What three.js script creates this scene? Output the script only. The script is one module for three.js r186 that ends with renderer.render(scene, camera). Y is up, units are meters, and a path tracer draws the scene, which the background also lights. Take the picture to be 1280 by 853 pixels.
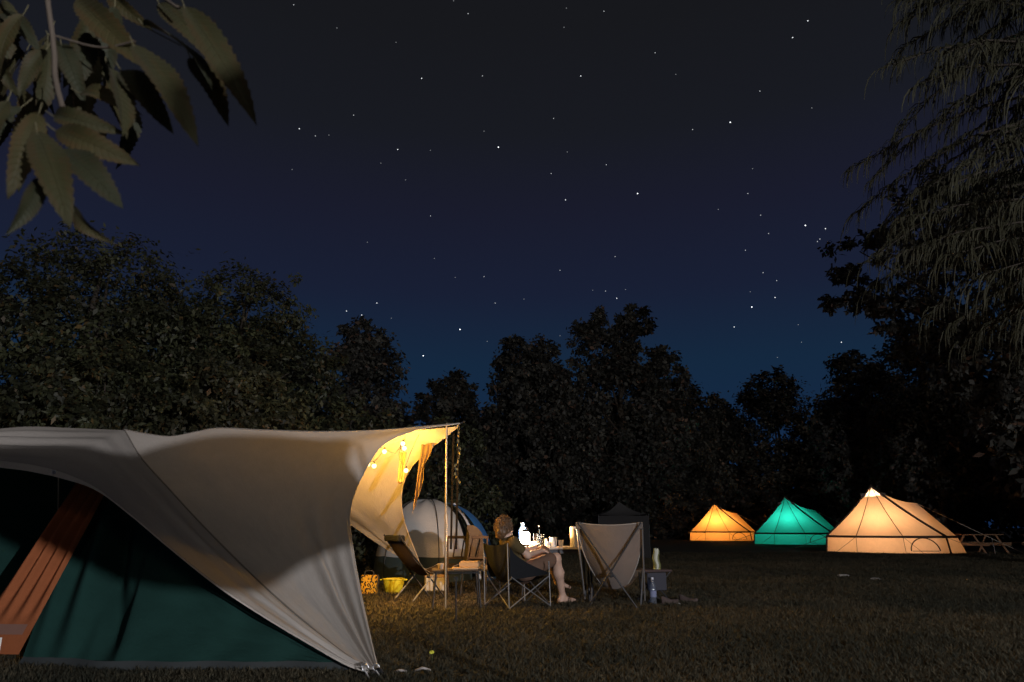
import * as THREE from 'three';
import { mergeGeometries } from 'three/addons/utils/BufferGeometryUtils.js';
import { RoundedBoxGeometry } from 'three/addons/geometries/RoundedBoxGeometry.js';
import { MarchingCubes } from 'three/addons/objects/MarchingCubes.js';

// ---------------------------------------------------------------- camera, sky, moon, exposure
const scene = new THREE.Scene();
const camera = new THREE.PerspectiveCamera(53.13, 1.5, 0.05, 1500);
camera.position.set(0, 1.05, 0);
camera.lookAt(0, 1.05 + Math.tan(15.2 * Math.PI / 180) * 10, -10);
camera.focus = 10.5;
camera.userData.fStop = 4;

const renderer = new THREE.WebGLRenderer({ antialias: true });
renderer.toneMapping = THREE.LinearToneMapping;
renderer.toneMappingExposure = 1;
renderer.shadowMap.enabled = true;

function nightSky() {
  const W = 512, H = 256, d = new Float32Array(W * H * 4), c = new THREE.Color();
  const stops = [[-90, '#0b0d10'], [0, '#13294a'], [13, '#14283f'], [19, '#181f34'], [26, '#191b2b'], [32, '#181a21'], [40, '#17181c'], [90, '#141518']]
    .map(([e, h]) => [e, new THREE.Color(h)]);
  for (let y = 0; y < H; y++) {
    const e = ((y + 0.5) / H - 0.5) * 180;
    let k = 0; while (k < stops.length - 2 && e > stops[k + 1][0]) k++;
    c.lerpColors(stops[k][1], stops[k + 1][1], THREE.MathUtils.clamp((e - stops[k][0]) / (stops[k + 1][0] - stops[k][0]), 0, 1));
    for (let x = 0; x < W; x++) d.set([c.r, c.g, c.b, 1], (y * W + x) * 4);
  }
  const t = new THREE.DataTexture(d, W, H, THREE.RGBAFormat, THREE.FloatType);
  t.mapping = THREE.EquirectangularReflectionMapping; t.magFilter = THREE.LinearFilter; t.needsUpdate = true;
  return t;
}
scene.background = nightSky();
scene.environment = scene.background;

const moon = new THREE.DirectionalLight(0xfff1dd, 0.24);      // low moonlight and sky glow from behind the camera
moon.position.set(14, 24, 34); moon.target.position.set(0, 0, -16);
moon.castShadow = true; moon.shadow.radius = 24;
Object.assign(moon.shadow.camera, { left: -60, right: 60, top: 60, bottom: -60, near: 1, far: 160 });
scene.add(moon, moon.target);

// ---------------------------------------------------------------- helpers
const V = (x, y, z) => new THREE.Vector3(x, y, z), PI = Math.PI, lerp = THREE.MathUtils.lerp, clamp = THREE.MathUtils.clamp, sstep = THREE.MathUtils.smoothstep;
function rng(s) { return () => { s |= 0; s = s + 0x6D2B79F5 | 0; let t = Math.imul(s ^ s >>> 15, 1 | s); t = t + Math.imul(t ^ t >>> 7, 61 | t) ^ t; return ((t ^ t >>> 14) >>> 0) / 4294967296; }; }
const taken = new Map();
function numbered(n) { const k = taken.get(n) ?? 0; taken.set(n, k + 1); return k ? n + '_' + String(k).padStart(3, '0') : n; }
function shade(o) { o.traverse((m) => { if (m.isMesh) { m.castShadow = true; m.receiveShadow = true; } }); return o; }
function thing(name, label, category, pos = [0, 0, 0], turn = 0, group) {
  const o = new THREE.Group(); o.name = numbered(name); o.position.set(...pos); o.rotation.y = turn;
  o.userData = { label, category }; if (group) o.userData.group = group;
  scene.add(o); return o;
}
const clean = (g) => { if (g.index) g = g.toNonIndexed(); for (const k of Object.keys(g.attributes)) if (!['position', 'normal', 'uv'].includes(k)) g.deleteAttribute(k); g.morphAttributes = {}; return g; };
const merge = (l) => l.length === 1 ? l[0] : mergeGeometries(l.map(clean));
function part(name, geos, mat, parent, label) {
  const m = new THREE.Mesh(Array.isArray(geos) ? merge(geos) : geos, mat); m.name = name; m.castShadow = m.receiveShadow = true;
  if (label) m.userData.label = label; parent.add(m); return m;
}
function solo(name, geos, mat, label, category, group) {
  const m = part(numbered(name), geos, mat, scene); m.userData = { label, category }; if (group) m.userData.group = group; return m;
}
const up = V(0, 1, 0);
function rod(a, b, r1, r2 = r1, seg = 7) {
  const d = b.clone().sub(a), g = new THREE.CylinderGeometry(r2, r1, d.length(), seg, 1);
  g.applyQuaternion(new THREE.Quaternion().setFromUnitVectors(up, d.clone().normalize()));
  return g.translate((a.x + b.x) / 2, (a.y + b.y) / 2, (a.z + b.z) / 2);
}
const A3 = (l) => l.map((p) => V(...p));
const tube = (pts, r, n = 24, k = 6) => new THREE.TubeGeometry(new THREE.CatmullRomCurve3(Array.isArray(pts[0]) ? A3(pts) : pts), n, r, k);
const box = (w, h, d, x = 0, y = 0, z = 0, r = 0) => (r ? new RoundedBoxGeometry(w, h, d, 2, r) : new THREE.BoxGeometry(w, h, d)).translate(x, y, z);
const ball = (r, x, y, z, a = 10, b = 8) => new THREE.SphereGeometry(r, a, b).translate(x, y, z);
const lathe = (pts, seg = 18) => new THREE.LatheGeometry(pts.map(([x, y]) => new THREE.Vector2(x, y)), seg);
function patch(fn, nu, nv, su = 1, sv = 1) {
  const pos = [], uv = [], idx = [];
  for (let j = 0; j <= nv; j++) for (let i = 0; i <= nu; i++) { const p = fn(i / nu, j / nv); pos.push(p.x, p.y, p.z); uv.push(i / nu * su, j / nv * sv); }
  for (let j = 0; j < nv; j++) for (let i = 0; i < nu; i++) { const a = j * (nu + 1) + i, b = a + 1, c = a + nu + 1, d = c + 1; idx.push(a, b, d, a, d, c); }
  const g = new THREE.BufferGeometry();
  g.setAttribute('position', new THREE.Float32BufferAttribute(pos, 3)); g.setAttribute('uv', new THREE.Float32BufferAttribute(uv, 2));
  g.setIndex(idx); g.computeVertexNormals(); return g;
}
// tileable value noise
function noiseGrid(seed, n) { const r = rng(seed), a = Array.from({ length: n * n }, r); return (x, y) => {
  const X = Math.floor(x), Y = Math.floor(y), f = x - X, h = y - Y, s = f * f * (3 - 2 * f), t = h * h * (3 - 2 * h), at = (i, j) => a[(((j % n) + n) % n) * n + (((i % n) + n) % n)];
  return lerp(lerp(at(X, Y), at(X + 1, Y), s), lerp(at(X, Y + 1), at(X + 1, Y + 1), s), t); }; }
function tex(size, fn, srgb = false, repeat = [1, 1]) {
  const d = new Uint8Array(size * size * 4);
  for (let y = 0; y < size; y++) for (let x = 0; x < size; x++) { const c = fn(x / size, y / size); d.set([c[0] * 255, c[1] * 255, c[2] * 255, 255].map((k) => clamp(k, 0, 255)), (y * size + x) * 4); }
  const t = new THREE.DataTexture(d, size, size); t.wrapS = t.wrapT = THREE.RepeatWrapping; t.magFilter = THREE.LinearFilter; t.repeat.set(...repeat);
  if (srgb) t.colorSpace = THREE.SRGBColorSpace; t.needsUpdate = true; return t;
}
const n8 = noiseGrid(3, 8), n16 = noiseGrid(4, 16), n32 = noiseGrid(5, 32), n64 = noiseGrid(6, 64), n128 = noiseGrid(7, 128);
const fbm = (u, v) => n8(u * 8, v * 8) * 0.4 + n16(u * 16, v * 16) * 0.27 + n32(u * 32, v * 32) * 0.18 + n64(u * 64, v * 64) * 0.15;
const noise3 = (() => { const a = noiseGrid(11, 64), b = noiseGrid(12, 64); return (x, y, z) => (a(x + z * 0.37 + 20, y - z * 0.61 + 20) + b(y * 0.83 + z + 31, x * 0.71 - z + 17)) / 2; })();
const std = (r, g, b, o = {}) => { const m = new THREE.MeshStandardMaterial({ roughness: 0.85, side: THREE.DoubleSide, ...o }); m.color.setRGB(r, g, b); return m; };
const phys = (r, g, b, o = {}) => { const m = new THREE.MeshPhysicalMaterial({ roughness: 1, side: THREE.DoubleSide, ...o }); m.color.setRGB(r, g, b); return m; };
const weave = tex(512, (u, v) => { const f = 0.86 + 0.14 * fbm(u, v), w = 0.97 + 0.03 * n128(u * 128, v * 128); return [f * w, f * w, f * w * 0.985]; });
const weaveBump = tex(256, (u, v) => { const k = fbm(u * 2 % 1, v * 2 % 1) * 0.7 + n128(u * 128, v * 128) * 0.3; return [k, k, k]; });
const cloth = (r, g, b, t = 0, rep = 1) => { const m = phys(r, g, b, { map: weave, bumpMap: weaveBump, bumpScale: 0.004, transmission: t, roughness: 1, specularIntensity: 0.2 }); return m; };
const metal = std(0.55, 0.55, 0.56, { metalness: 0.9, roughness: 0.35 }), darkMetal = std(0.03, 0.03, 0.032, { metalness: 0.5, roughness: 0.45 }), brass = std(0.34, 0.26, 0.17, { metalness: 0.8, roughness: 0.32 });
const dullMetal = std(0.2, 0.2, 0.2, { metalness: 0.6, roughness: 0.5 });
const rope = std(0.42, 0.38, 0.3), darkRope = std(0.05, 0.05, 0.05), black = std(0.018, 0.018, 0.02), white = std(0.78, 0.77, 0.74, { roughness: 0.6 });
const bark = std(0.07, 0.055, 0.04, { map: tex(256, (u, v) => { const k = 0.6 + 0.4 * n32(u * 32, v * 8) * (0.6 + 0.4 * n64(u * 64, v * 16)); return [k, k, k]; }) });
const emit = (c, k) => new THREE.MeshStandardMaterial({ color: 0x000000, emissive: c, emissiveIntensity: k, roughness: 1 });
function glow(at, color, cd, parent, radius = 1) { const l = new THREE.PointLight(color, cd); l.position.set(...at); l.castShadow = true; l.shadow.radius = radius; l.name = 'light'; parent.add(l); return l; }
// ---------------------------------------------------------------- ground
const groundMap = tex(1024, (u, v) => { const a = fbm(u, v), b = n128(u * 128, v * 128), k = 0.55 + 0.55 * a + 0.25 * (b - 0.5), s = sstep(n16(u * 16 + 3, v * 16) + 0.3 * (b - 0.5), 0.5, 0.75);
  return [k * lerp(0.8, 1, s), k * lerp(0.78, 0.8, s), k * lerp(0.5, 0.48, s)]; });
{
  const g = new THREE.PlaneGeometry(900, 900, 1, 1).rotateX(-PI / 2), uv = g.attributes.uv;
  for (let i = 0; i < uv.count; i++) uv.setXY(i, uv.getX(i) * 900 / 3.1, uv.getY(i) * 900 / 3.1);
  const m = std(0.038, 0.032, 0.023, { map: groundMap, bumpMap: groundMap, bumpScale: 0.02, roughness: 0.95 });
  const o = part('ground', g, m, scene); o.userData = { kind: 'structure', label: 'dry campsite lawn stretching to the trees', category: 'ground' };
}
{
  // short lawn: tufts of curved blades, dense near, thinning with distance
  const r = rng(21), P = [], N = [];
  const tri = (a, b, c) => { P.push(...a, ...b, ...c); };
  for (let k = 0; k < 9; k++) {
    const a = r() * 6.28, lean = 0.012 + r() * 0.035, h = 0.022 + r() * 0.035, w = 0.0022 + r() * 0.002, ox = (r() - 0.5) * 0.07, oz = (r() - 0.5) * 0.07, c = Math.cos(a), s = Math.sin(a);
    const b1 = [ox - s * w, 0, oz + c * w], b2 = [ox + s * w, 0, oz - c * w], m1 = [ox + c * lean * 0.4 - s * w * 0.8, h * 0.6, oz + s * lean * 0.4 + c * w * 0.8], m2 = [ox + c * lean * 0.4 + s * w * 0.8, h * 0.6, oz + s * lean * 0.4 - c * w * 0.8], t = [ox + c * lean, h, oz + s * lean];
    tri(b1, b2, m2); tri(b1, m2, m1); tri(m1, m2, t);
  }
  const g = new THREE.BufferGeometry(); g.setAttribute('position', new THREE.Float32BufferAttribute(P, 3)); g.computeVertexNormals();
  const count = 110000, im = new THREE.InstancedMesh(g, std(1, 1, 1, { roughness: 0.8 }), count), M = new THREE.Matrix4(), q = new THREE.Quaternion(), c = new THREE.Color();
  let k = 0;
  while (k < count) {
    const d = 4.6 + Math.pow(r(), 1.6) * 24, a = (r() - 0.5) * 1.5, x = Math.tan(a) * d, z = -d;
    if (x < -6 || x > 24) continue;
    const pt = n16(x * 0.55 + 40, z * 0.55 + 40), fine = r();
    if (pt < 0.3 && fine < 0.45) continue;
    const s = (0.6 + r() * 0.8) * (0.75 + 0.5 * pt) * (1 + Math.max(0, d - 10) * 0.035);
    q.setFromAxisAngle(up, r() * 6.28); M.compose(V(x, 0, z), q, V(s, s, s)); im.setMatrixAt(k, M);
    const dry = clamp((n32(x * 1.3 + 10, z * 1.3 + 9) * 0.75 + n16(x * 0.31 + 5, z * 0.31 + 2) * 0.7 - 0.35) + (r() - 0.5) * 0.9, 0, 1);
    c.setRGB(lerp(0.02, 0.078, dry), lerp(0.021, 0.062, dry), lerp(0.011, 0.033, dry)); im.setColorAt(k, c); k++;
  }
  im.name = 'grass'; im.castShadow = im.receiveShadow = true; im.userData = { kind: 'stuff', label: 'short dry lawn grass between the tents', category: 'grass' }; scene.add(im);
}
// ---------------------------------------------------------------- stars
{
  const S = [[-0.2759,0.6362,-0.7205,2],[-0.2272,0.6241,-0.7476,1],[-0.058,0.6529,-0.7552,2],[-0.1539,0.6198,-0.7695,1],[-0.1227,0.587,-0.8002,3],[-0.0404,0.5935,-0.8038,2],[-0.2152,0.5393,-0.8141,2],[-0.2854,0.5148,-0.8084,3],[-0.2662,0.5099,-0.818,2],[-0.2489,0.5132,-0.8214,1],[-0.1593,0.5067,-0.8472,3],[-0.1829,0.4889,-0.853,1],[-0.1144,0.509,-0.8531,1],[-0.0392,0.534,-0.8446,1],[-0.0192,0.516,-0.8564,4],[0.0557,0.484,-0.8733,2],[0.0579,0.5478,-0.8346,2],[-0.1168,0.4291,-0.8957,2],[-0.15,0.4716,-0.8689,1],[-0.0764,0.6634,-0.7443,1],[-0.2984,0.4673,-0.8322,1],[0.0715,0.6573,-0.7502,1],[0.1205,0.6514,-0.7491,2],[0.0691,0.64,-0.7652,1],[0.3655,0.6027,-0.7094,3],[0.3519,0.5914,-0.7255,3],[0.1898,0.606,-0.7725,2],[0.0936,0.5913,-0.801,3],[0.323,0.5472,-0.7722,2],[0.3841,0.5172,-0.7648,1],[0.2915,0.5207,-0.8024,4],[0.2453,0.5198,-0.8183,2],[0.1327,0.491,-0.861,2],[0.1771,0.453,-0.8738,4],[0.0767,0.451,-0.8892,3],[0.3202,0.436,-0.841,2],[0.3375,0.4076,-0.8485,2],[0.2184,0.5812,-0.7839,1],[0.2847,0.422,-0.8608,1],[0.3237,0.4642,-0.8245,1],[0.0777,0.5089,-0.8573,1],[-0.1122,0.3741,-0.9206,1],[-0.0408,0.3514,-0.9353,2],[-0.0826,0.3494,-0.9333,1],[-0.0246,0.3153,-0.9487,2],[0.0175,0.3209,-0.9469,1],[0.0698,0.3595,-0.9305,2],[-0.1941,0.3094,-0.9309,3],[-0.2356,0.2958,-0.9258,3],[-0.2151,0.2917,-0.932,3],[-0.1742,0.2898,-0.9411,1],[-0.076,0.2777,-0.9576,4],[-0.0363,0.2615,-0.9645,1],[-0.129,0.2392,-0.9624,4],[0.0702,0.2689,-0.9606,1],[-0.2055,0.3893,-0.8979,1],[0.1484,0.3745,-0.9153,2],[0.1173,0.3308,-0.9364,1],[0.1355,0.3289,-0.9346,2],[0.1638,0.3297,-0.9298,1],[0.1515,0.3184,-0.9358,3],[0.3213,0.3666,-0.8731,2],[0.3484,0.3836,-0.8552,2],[0.3905,0.3864,-0.8356,4],[0.413,0.3785,-0.8284,3],[0.4076,0.3671,-0.8361,2],[0.4051,0.3646,-0.8384,2],[0.3439,0.3353,-0.8771,2],[0.3605,0.323,-0.875,2],[0.329,0.3125,-0.8911,1],[0.3314,0.2924,-0.897,4],[0.3592,0.3016,-0.8832,3],[0.3098,0.2681,-0.9122,3],[0.3869,0.2631,-0.8838,1],[0.4349,0.2346,-0.8694,3],[0.4319,0.2815,-0.8569,3],[0.4494,0.2897,-0.8451,3],[0.3907,0.2398,-0.8888,1],[0.3626,0.2227,-0.9049,1]];
  const look = { 1: [0.22, 0.32], 2: [0.24, 0.65], 3: [0.27, 1.3], 4: [0.32, 2.5] }, word = { 1: 'faint pinprick star', 2: 'dim white star', 3: 'clear white star', 4: 'brightest kind of white star' };
  const mats = {}, geos = {};
  for (const [k, [r, e]] of Object.entries(look)) { mats[k] = emit(new THREE.Color().setRGB(0.92, 0.96, 1), e); geos[k] = new THREE.IcosahedronGeometry(r, 1); }
  for (const [x, y, z, m] of S) { const o = solo('star', geos[m], mats[m], word[m] + ' in the dark blue night sky above the trees', 'star', word[m].replace('star', 'stars') + ' over the campsite'); o.position.set(x * 420, 1.05 + y * 420, z * 420); o.castShadow = false; }
}
// ---------------------------------------------------------------- campsite lamp behind the camera, and an added, unseen canvas windbreak that shades the flysheet from it
const LAMP = [8, 2.2, 9];
{
  const t = thing('path_lamp', 'low grey campsite path lamp with round white globe', 'lamp', [LAMP[0], 0, LAMP[2]]);
  part('post', [rod(V(0, 0, 0), V(0, 1.9, 0), 0.05, 0.04, 12), rod(V(0, 0, 0), V(0, 0.25, 0), 0.08, 0.07, 12)], darkMetal, t);
  part('collar', lathe([[0.04, 1.88], [0.1, 1.92], [0.12, 2.02], [0.05, 2.07]]), darkMetal, t);
  part('lamp_globe', new THREE.SphereGeometry(0.13, 20, 14).translate(0, 2.2, 0), emit(0xf3f3fb, 4), t);
  glow([0, 2.2, 0], 0xf3f3fb, 720, t, 2.2);
}
{
  const t = thing('added_blocker', 'added canvas windbreak strung between two thin poles near the path lamp', 'blocker');
  const C = V(3.433, 1.873, 2.069), R = V(0.835, 0, -0.55), U = V(-0.022, 0.999, -0.033), at = (x, y) => C.clone().addScaledVector(R, x).addScaledVector(U, y);
  const out = new THREE.CatmullRomCurve3([[-0.1, -0.44], [0.02, -0.42], [0.17, -0.34], [0.29, -0.29], [0.41, -0.25], [0.52, -0.18], [0.56, -0.02], [0.53, 0.08], [0.51, 0.16], [0.54, 0.24], [0.55, 0.29], [0.42, 0.29], [0.24, 0.31], [-0.06, 0.3], [-0.28, 0.24], [-0.45, 0.17], [-0.74, 0.17], [-1.0, 0.12], [-0.98, -0.05], [-0.74, -0.23], [-0.43, -0.39]].map(([x, y]) => V(x, y, 0)), true);  // outline shaped to throw the wanted shadow onto the flysheet
  const shape = new THREE.Shape(out.getPoints(120).map((p) => new THREE.Vector2(p.x, p.y))), g = new THREE.ExtrudeGeometry(shape, { depth: 0.006, bevelEnabled: false });
  g.applyMatrix4(new THREE.Matrix4().makeBasis(R, U, V().crossVectors(R, U)).setPosition(C));
  part('canvas', g, cloth(0.3, 0.28, 0.24), t);
  for (const [x, y] of [[-1.03, 0.1], [0.58, 0.27]]) { const p = at(x, y); part('pole', rod(V(p.x, 0, p.z), V(p.x, p.y + 0.01, p.z), 0.014, 0.012, 8), metal, t); part('cord', rod(p, at(x * 0.93, y * 0.95), 0.004), darkRope, t); }
}
// ---------------------------------------------------------------- foliage builders
function leafCloud(lobes, count, L, W, seed, tint, clump = 0.16, shell = 0.55) {
  const r = rng(seed), pos = new Float32Array(count * 12), nor = new Float32Array(count * 12), col = new Float32Array(count * 12), idx = new Uint32Array(count * 6);
  const gauss = () => (r() + r() + r() - 1.5) * 1.15, dir = () => { const z = r() * 2 - 1, a = r() * 6.283, s = Math.sqrt(1 - z * z); return V(s * Math.cos(a), z, s * Math.sin(a)); };
  const areas = lobes.map(([, , , a, b, c]) => Math.pow(a * b * c, 0.72)), total = areas.reduce((a, b) => a + b), clumps = [];
  const nc = Math.max(20, Math.round(count / 60));
  for (let k = 0; k < nc; k++) {
    let q = r() * total, i = 0; while (q > areas[i] && i < lobes.length - 1) q -= areas[i++];
    const [cx, cy, cz, a, b, c] = lobes[i], d = dir(), ra = lerp(shell, 1, Math.pow(r(), 0.6)) * (0.86 + 0.28 * noise3(d.x * 2.2 + i * 3, d.y * 2.2, d.z * 2.2));
    clumps.push([cx + d.x * a * ra, cy + d.y * b * ra, cz + d.z * c * ra, clump * Math.pow(a * b * c, 1 / 3) * (0.5 + r()), d, r()]);
  }
  const t = V(), n = V(), s = V();
  for (let k = 0; k < count; k++) {
    const [x, y, z, R, d, tone] = clumps[Math.floor(r() * nc)], px = x + gauss() * R, py = y + gauss() * R * 0.75, pz = z + gauss() * R;
    n.copy(dir()).addScaledVector(d, 0.7).addScaledVector(up, 0.5).normalize(); t.copy(dir()).addScaledVector(up, -0.6); t.addScaledVector(n, -t.dot(n)).normalize(); s.crossVectors(n, t);
    const l = L * (0.6 + r() * 0.8), w = W * (0.6 + r() * 0.8) / 2, f = l * 0.12 * (r() - 0.3);
    const pts = [px, py, pz, px + t.x * l * 0.45 + s.x * w + n.x * f, py + t.y * l * 0.45 + s.y * w + n.y * f, pz + t.z * l * 0.45 + s.z * w + n.z * f, px + t.x * l, py + t.y * l, pz + t.z * l, px + t.x * l * 0.45 - s.x * w + n.x * f, py + t.y * l * 0.45 - s.y * w + n.y * f, pz + t.z * l * 0.45 - s.z * w + n.z * f];
    pos.set(pts, k * 12);
    const v = 0.3 + 0.4 * r() + 0.95 * tone * tone * tone, yel = r() < 0.07 ? 2.1 : 1;
    for (let i = 0; i < 4; i++) { nor.set([n.x, n.y, n.z], k * 12 + i * 3); col.set([tint[0] * v * yel, tint[1] * v * (yel > 1 ? 1.25 : 1), tint[2] * v], k * 12 + i * 3); }
    const b = k * 4; idx.set([b, b + 2, b + 1, b, b + 3, b + 2], k * 6);
  }
  const g = new THREE.BufferGeometry(); g.setAttribute('position', new THREE.BufferAttribute(pos, 3)); g.setAttribute('normal', new THREE.BufferAttribute(nor, 3)); g.setAttribute('color', new THREE.BufferAttribute(col, 3)); g.setIndex(new THREE.BufferAttribute(idx, 1));
  return g;
}
const leafMat = new THREE.MeshStandardMaterial({ vertexColors: true, roughness: 0.62, side: THREE.DoubleSide });
function limbs(h0, top, r0, lobes, seed) {
  const r = rng(seed), out = [], mid = V((r() - 0.5) * 0.3, h0, (r() - 0.5) * 0.3), g = [];
  const taper = (a, b, ra, rb, bend) => { const m = a.clone().lerp(b, 0.5).add(V((r() - 0.5) * bend, (r() - 0.3) * bend, (r() - 0.5) * bend)); g.push(rod(a, m, ra, (ra + rb) / 2, 8), rod(m, b, (ra + rb) / 2, rb, 8)); return m; };
  taper(V(0, 0, 0), mid, r0, r0 * 0.72, 0.15);
  taper(mid, V(0, top, 0), r0 * 0.7, r0 * 0.12, top * 0.05);
  for (const [x, y, z, a, b] of lobes) { const s = V(0, lerp(h0, y, 0.3 + r() * 0.2), 0); taper(s, V(x, y + b * 0.3, z), r0 * 0.32, r0 * 0.06, 0.3); }
  return g;
}
function autoLobes(h, R, base, seed, n = 7) {
  const r = rng(seed), L = [[0, lerp(base, h, 0.5), 0, R * 0.72, (h - base) * 0.48, R * 0.72], [(r() - 0.5) * R * 0.3, h - R * 0.42, (r() - 0.5) * R * 0.3, R * 0.5, R * 0.42, R * 0.5]];
  for (let k = 0; k < n; k++) { const a = k / n * 6.28 + r() * 0.7, f = 0.2 + 0.75 * ((k * 0.382 + r() * 0.2) % 1), y = lerp(base + 0.3, h - R * 0.5, f), w = R * (0.34 + 0.16 * r()), d = (R - w) * (1 - 0.45 * Math.max(0, f - 0.5)) * (0.85 + 0.25 * r()); L.push([Math.cos(a) * d, y, Math.sin(a) * d, w, w * (0.75 + 0.3 * r()), w]); }
  return L;
}
function tree(name, label, group, x, z, h, R, base, seed, count, L, W, tint, o = {}) {
  const t = thing(name, label, o.category ?? 'tree', [x, 0, z], o.turn ?? 0, group), lobes = o.lobes ?? autoLobes(h, R, base, seed, o.n);
  part('trunk', limbs(o.fork ?? base + (h - base) * 0.25, h * 0.9, o.r ?? 0.12 + h * 0.012, lobes, seed + 5), bark, t);
  part('crown', leafCloud(lobes, count, L, W, seed + 9, tint, o.clump, o.shell), leafMat, t);
  return t;
}
const FAR = 'dark trees edging the campsite';
const green = [0.042, 0.046, 0.018], dark = [0.06, 0.058, 0.046], olive = [0.05, 0.049, 0.019];
// ---------------------------------------------------------------- trees beyond the meadow (each its own crown)
tree('broadleaf_tree', 'slim dark tree with domed crown behind the tarp tip', FAR, -6.9, -32, 10.7, 2.6, 0.8, 101, 22000, 0.24, 0.15, dark);
tree('broadleaf_tree', 'lowest rounded tree crown in the dark row, beside a gap of sky', FAR, -4.2, -46, 11.3, 3.4, 0.6, 102, 20000, 0.3, 0.2, dark);
tree('broadleaf_tree', 'broad dark tree touching the tallest crown of the row', FAR, 1.2, -45, 13.6, 4.6, 0.6, 103, 32000, 0.3, 0.2, dark);
tree('broadleaf_tree', 'tallest tree of the dark row, with a twin-domed top', FAR, 7.2, -45, 16.2, 4.1, 2, 104, 34000, 0.3, 0.2, dark, { lobes: [[0, 7.4, 0, 3.3, 5.4, 3.0], [-1.2, 12.6, 0, 2.2, 2.6, 2], [1.5, 12.6, 0.2, 1.8, 2.5, 1.8], [-0.6, 14.6, 0, 1.3, 1.3, 1.3], [1.3, 14.7, 0, 1.1, 1.3, 1.1], [3.0, 10.6, 0, 1.6, 2.0, 1.6], [-2.7, 9.6, 0.5, 1.7, 2.2, 1.6], [2.9, 6.5, 1, 1.7, 2.4, 1.7], [-3, 5, 0.6, 1.7, 2.6, 1.7]] });
tree('broadleaf_tree', 'low dark tree between the tallest crown and the orange tent', FAR, 15.3, -61, 14.6, 4.6, 0.6, 105, 24000, 0.3, 0.2, dark);
tree('broadleaf_tree', 'dark rounded tree standing behind the teal tent', FAR, 24.0, -62, 15.2, 5.2, 0.6, 106, 26000, 0.3, 0.2, dark);
tree('broadleaf_tree', 'spiky topped dark tree standing behind the cream tent', FAR, 21, -40.5, 11.6, 3.3, 1.8, 107, 24000, 0.26, 0.16, dark, { n: 12, shell: 0.75 });
tree('broadleaf_tree', 'dark tree half hidden below the weeping conifer', FAR, 21.5, -35, 11.6, 3.2, 1.5, 108, 22000, 0.24, 0.15, dark, { n: 12, shell: 0.7 });
tree('broadleaf_tree', 'tall leafy tree holding one leaf clump out past the conifer', FAR, 18.4, -24, 14.5, 4, 3, 109, 30000, 0.24, 0.15, dark, { r: 0.34, lobes: [[0, 9, 0, 3.6, 4.6, 3], [-5.8, 10.3, 1, 1.25, 1.2, 1.1], [-6.5, 9.2, 1, 0.85, 0.9, 0.8], [-5.6, 8.5, 1.2, 0.8, 0.9, 0.8], [-3.6, 8.2, 0.8, 1.5, 1.4, 1.4], [-2.2, 6.2, 1, 1.6, 1.6, 1.5], [2, 12, 0, 2.4, 2.4, 2.2], [-1.8, 12.4, 0, 2.2, 2, 2], [2.5, 7, 1, 2, 2.4, 2]] });
// the dense wood that closes every gap under the skyline
{
  const wood = 'dim bushy trees filling the wood edge';
  const spots = [[-30, -40, 9], [-22, -44, 10], [-15, -42, 9.6], [-10, -50, 10], [-1.5, -56, 10.6], [4, -58, 12], [10, -64, 13], [19.5, -66, 13.6], [29, -60, 13], [33, -54, 12.5], [34, -44, 11], [6.5, -57, 5], [11, -58.5, 6], [14, -62, 6], [23, -58, 7], [26.5, -42, 10.5], [26, -30, 9.6], [32, -33, 11], [22, -24, 9.5], [29, -24, 11]];
  const protos = [0, 1, 2].map((k) => [autoLobes(10, 5.2, -0.6, 200 + k, 12), 210 + k]).map(([l, s]) => [limbs(1.6, 8.5, 0.25, l, s), leafCloud(l, 26000, 0.36, 0.26, s, dark)]).map(([a, b]) => [merge(a), b]);
  spots.forEach(([x, z, h], k) => { const [tr, cr] = protos[k % 3], t = thing('wood_tree', 'bushy dark tree of the wood edge with foliage down to the ground', 'tree', [x, 0, z], k * 1.7, wood); part('trunk', tr, bark, t); part('crown', cr, leafMat, t); t.scale.set(1, h / 10, 1); });
}
// ---------------------------------------------------------------- leafy trees and shrubs close behind the big tent, catching the lamp
const BACK = 'leafy shrubs behind the flysheet';
tree('hazel_tree', 'tall thin-leaved tree towering behind the grey front of the flysheet', BACK, -9.9, -15.5, 8.2, 3.4, 1.6, 301, 30000, 0.135, 0.065, green, { shell: 0.4 });
tree('hazel_tree', 'wide domed leafy tree rising behind the middle of the flysheet', BACK, -7.6, -18.5, 8.25, 3.3, 1.2, 302, 42000, 0.135, 0.07, green, { shell: 0.5, n: 10 });
const shrubs = [[-11.2, -12.6, 4.6, 2.2, 311, 'leafy shrub with glossy leaves at the outer end of the flysheet'], [-8.1, -13.2, 5.0, 2.1, 312, 'leafy shrub behind the peak of the flysheet'], [-5.6, -14.2, 4.7, 1.9, 313, 'yellow-flecked shrub behind the sagging ridge of the flysheet'], [-3.6, -15.6, 4.0, 1.7, 314, 'low shrub behind the long straight ridge of the flysheet'], [-1.9, -20, 4.2, 2.0, 315, 'dim shrub behind the silver tunnel tent'], [-14, -15, 6.5, 2.6, 316, 'tall shrub half cut off by the edge of the view']];
for (const [x, z, h, R, s, label] of shrubs) tree('leafy_shrub', label, BACK, x, z, h, R, 0.1, s, s === 315 ? 9000 : 21000, 0.135, 0.065, s === 313 ? olive : green, { category: 'shrub', r: 0.07, fork: 0.5, n: 9, shell: 0.55 });
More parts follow.
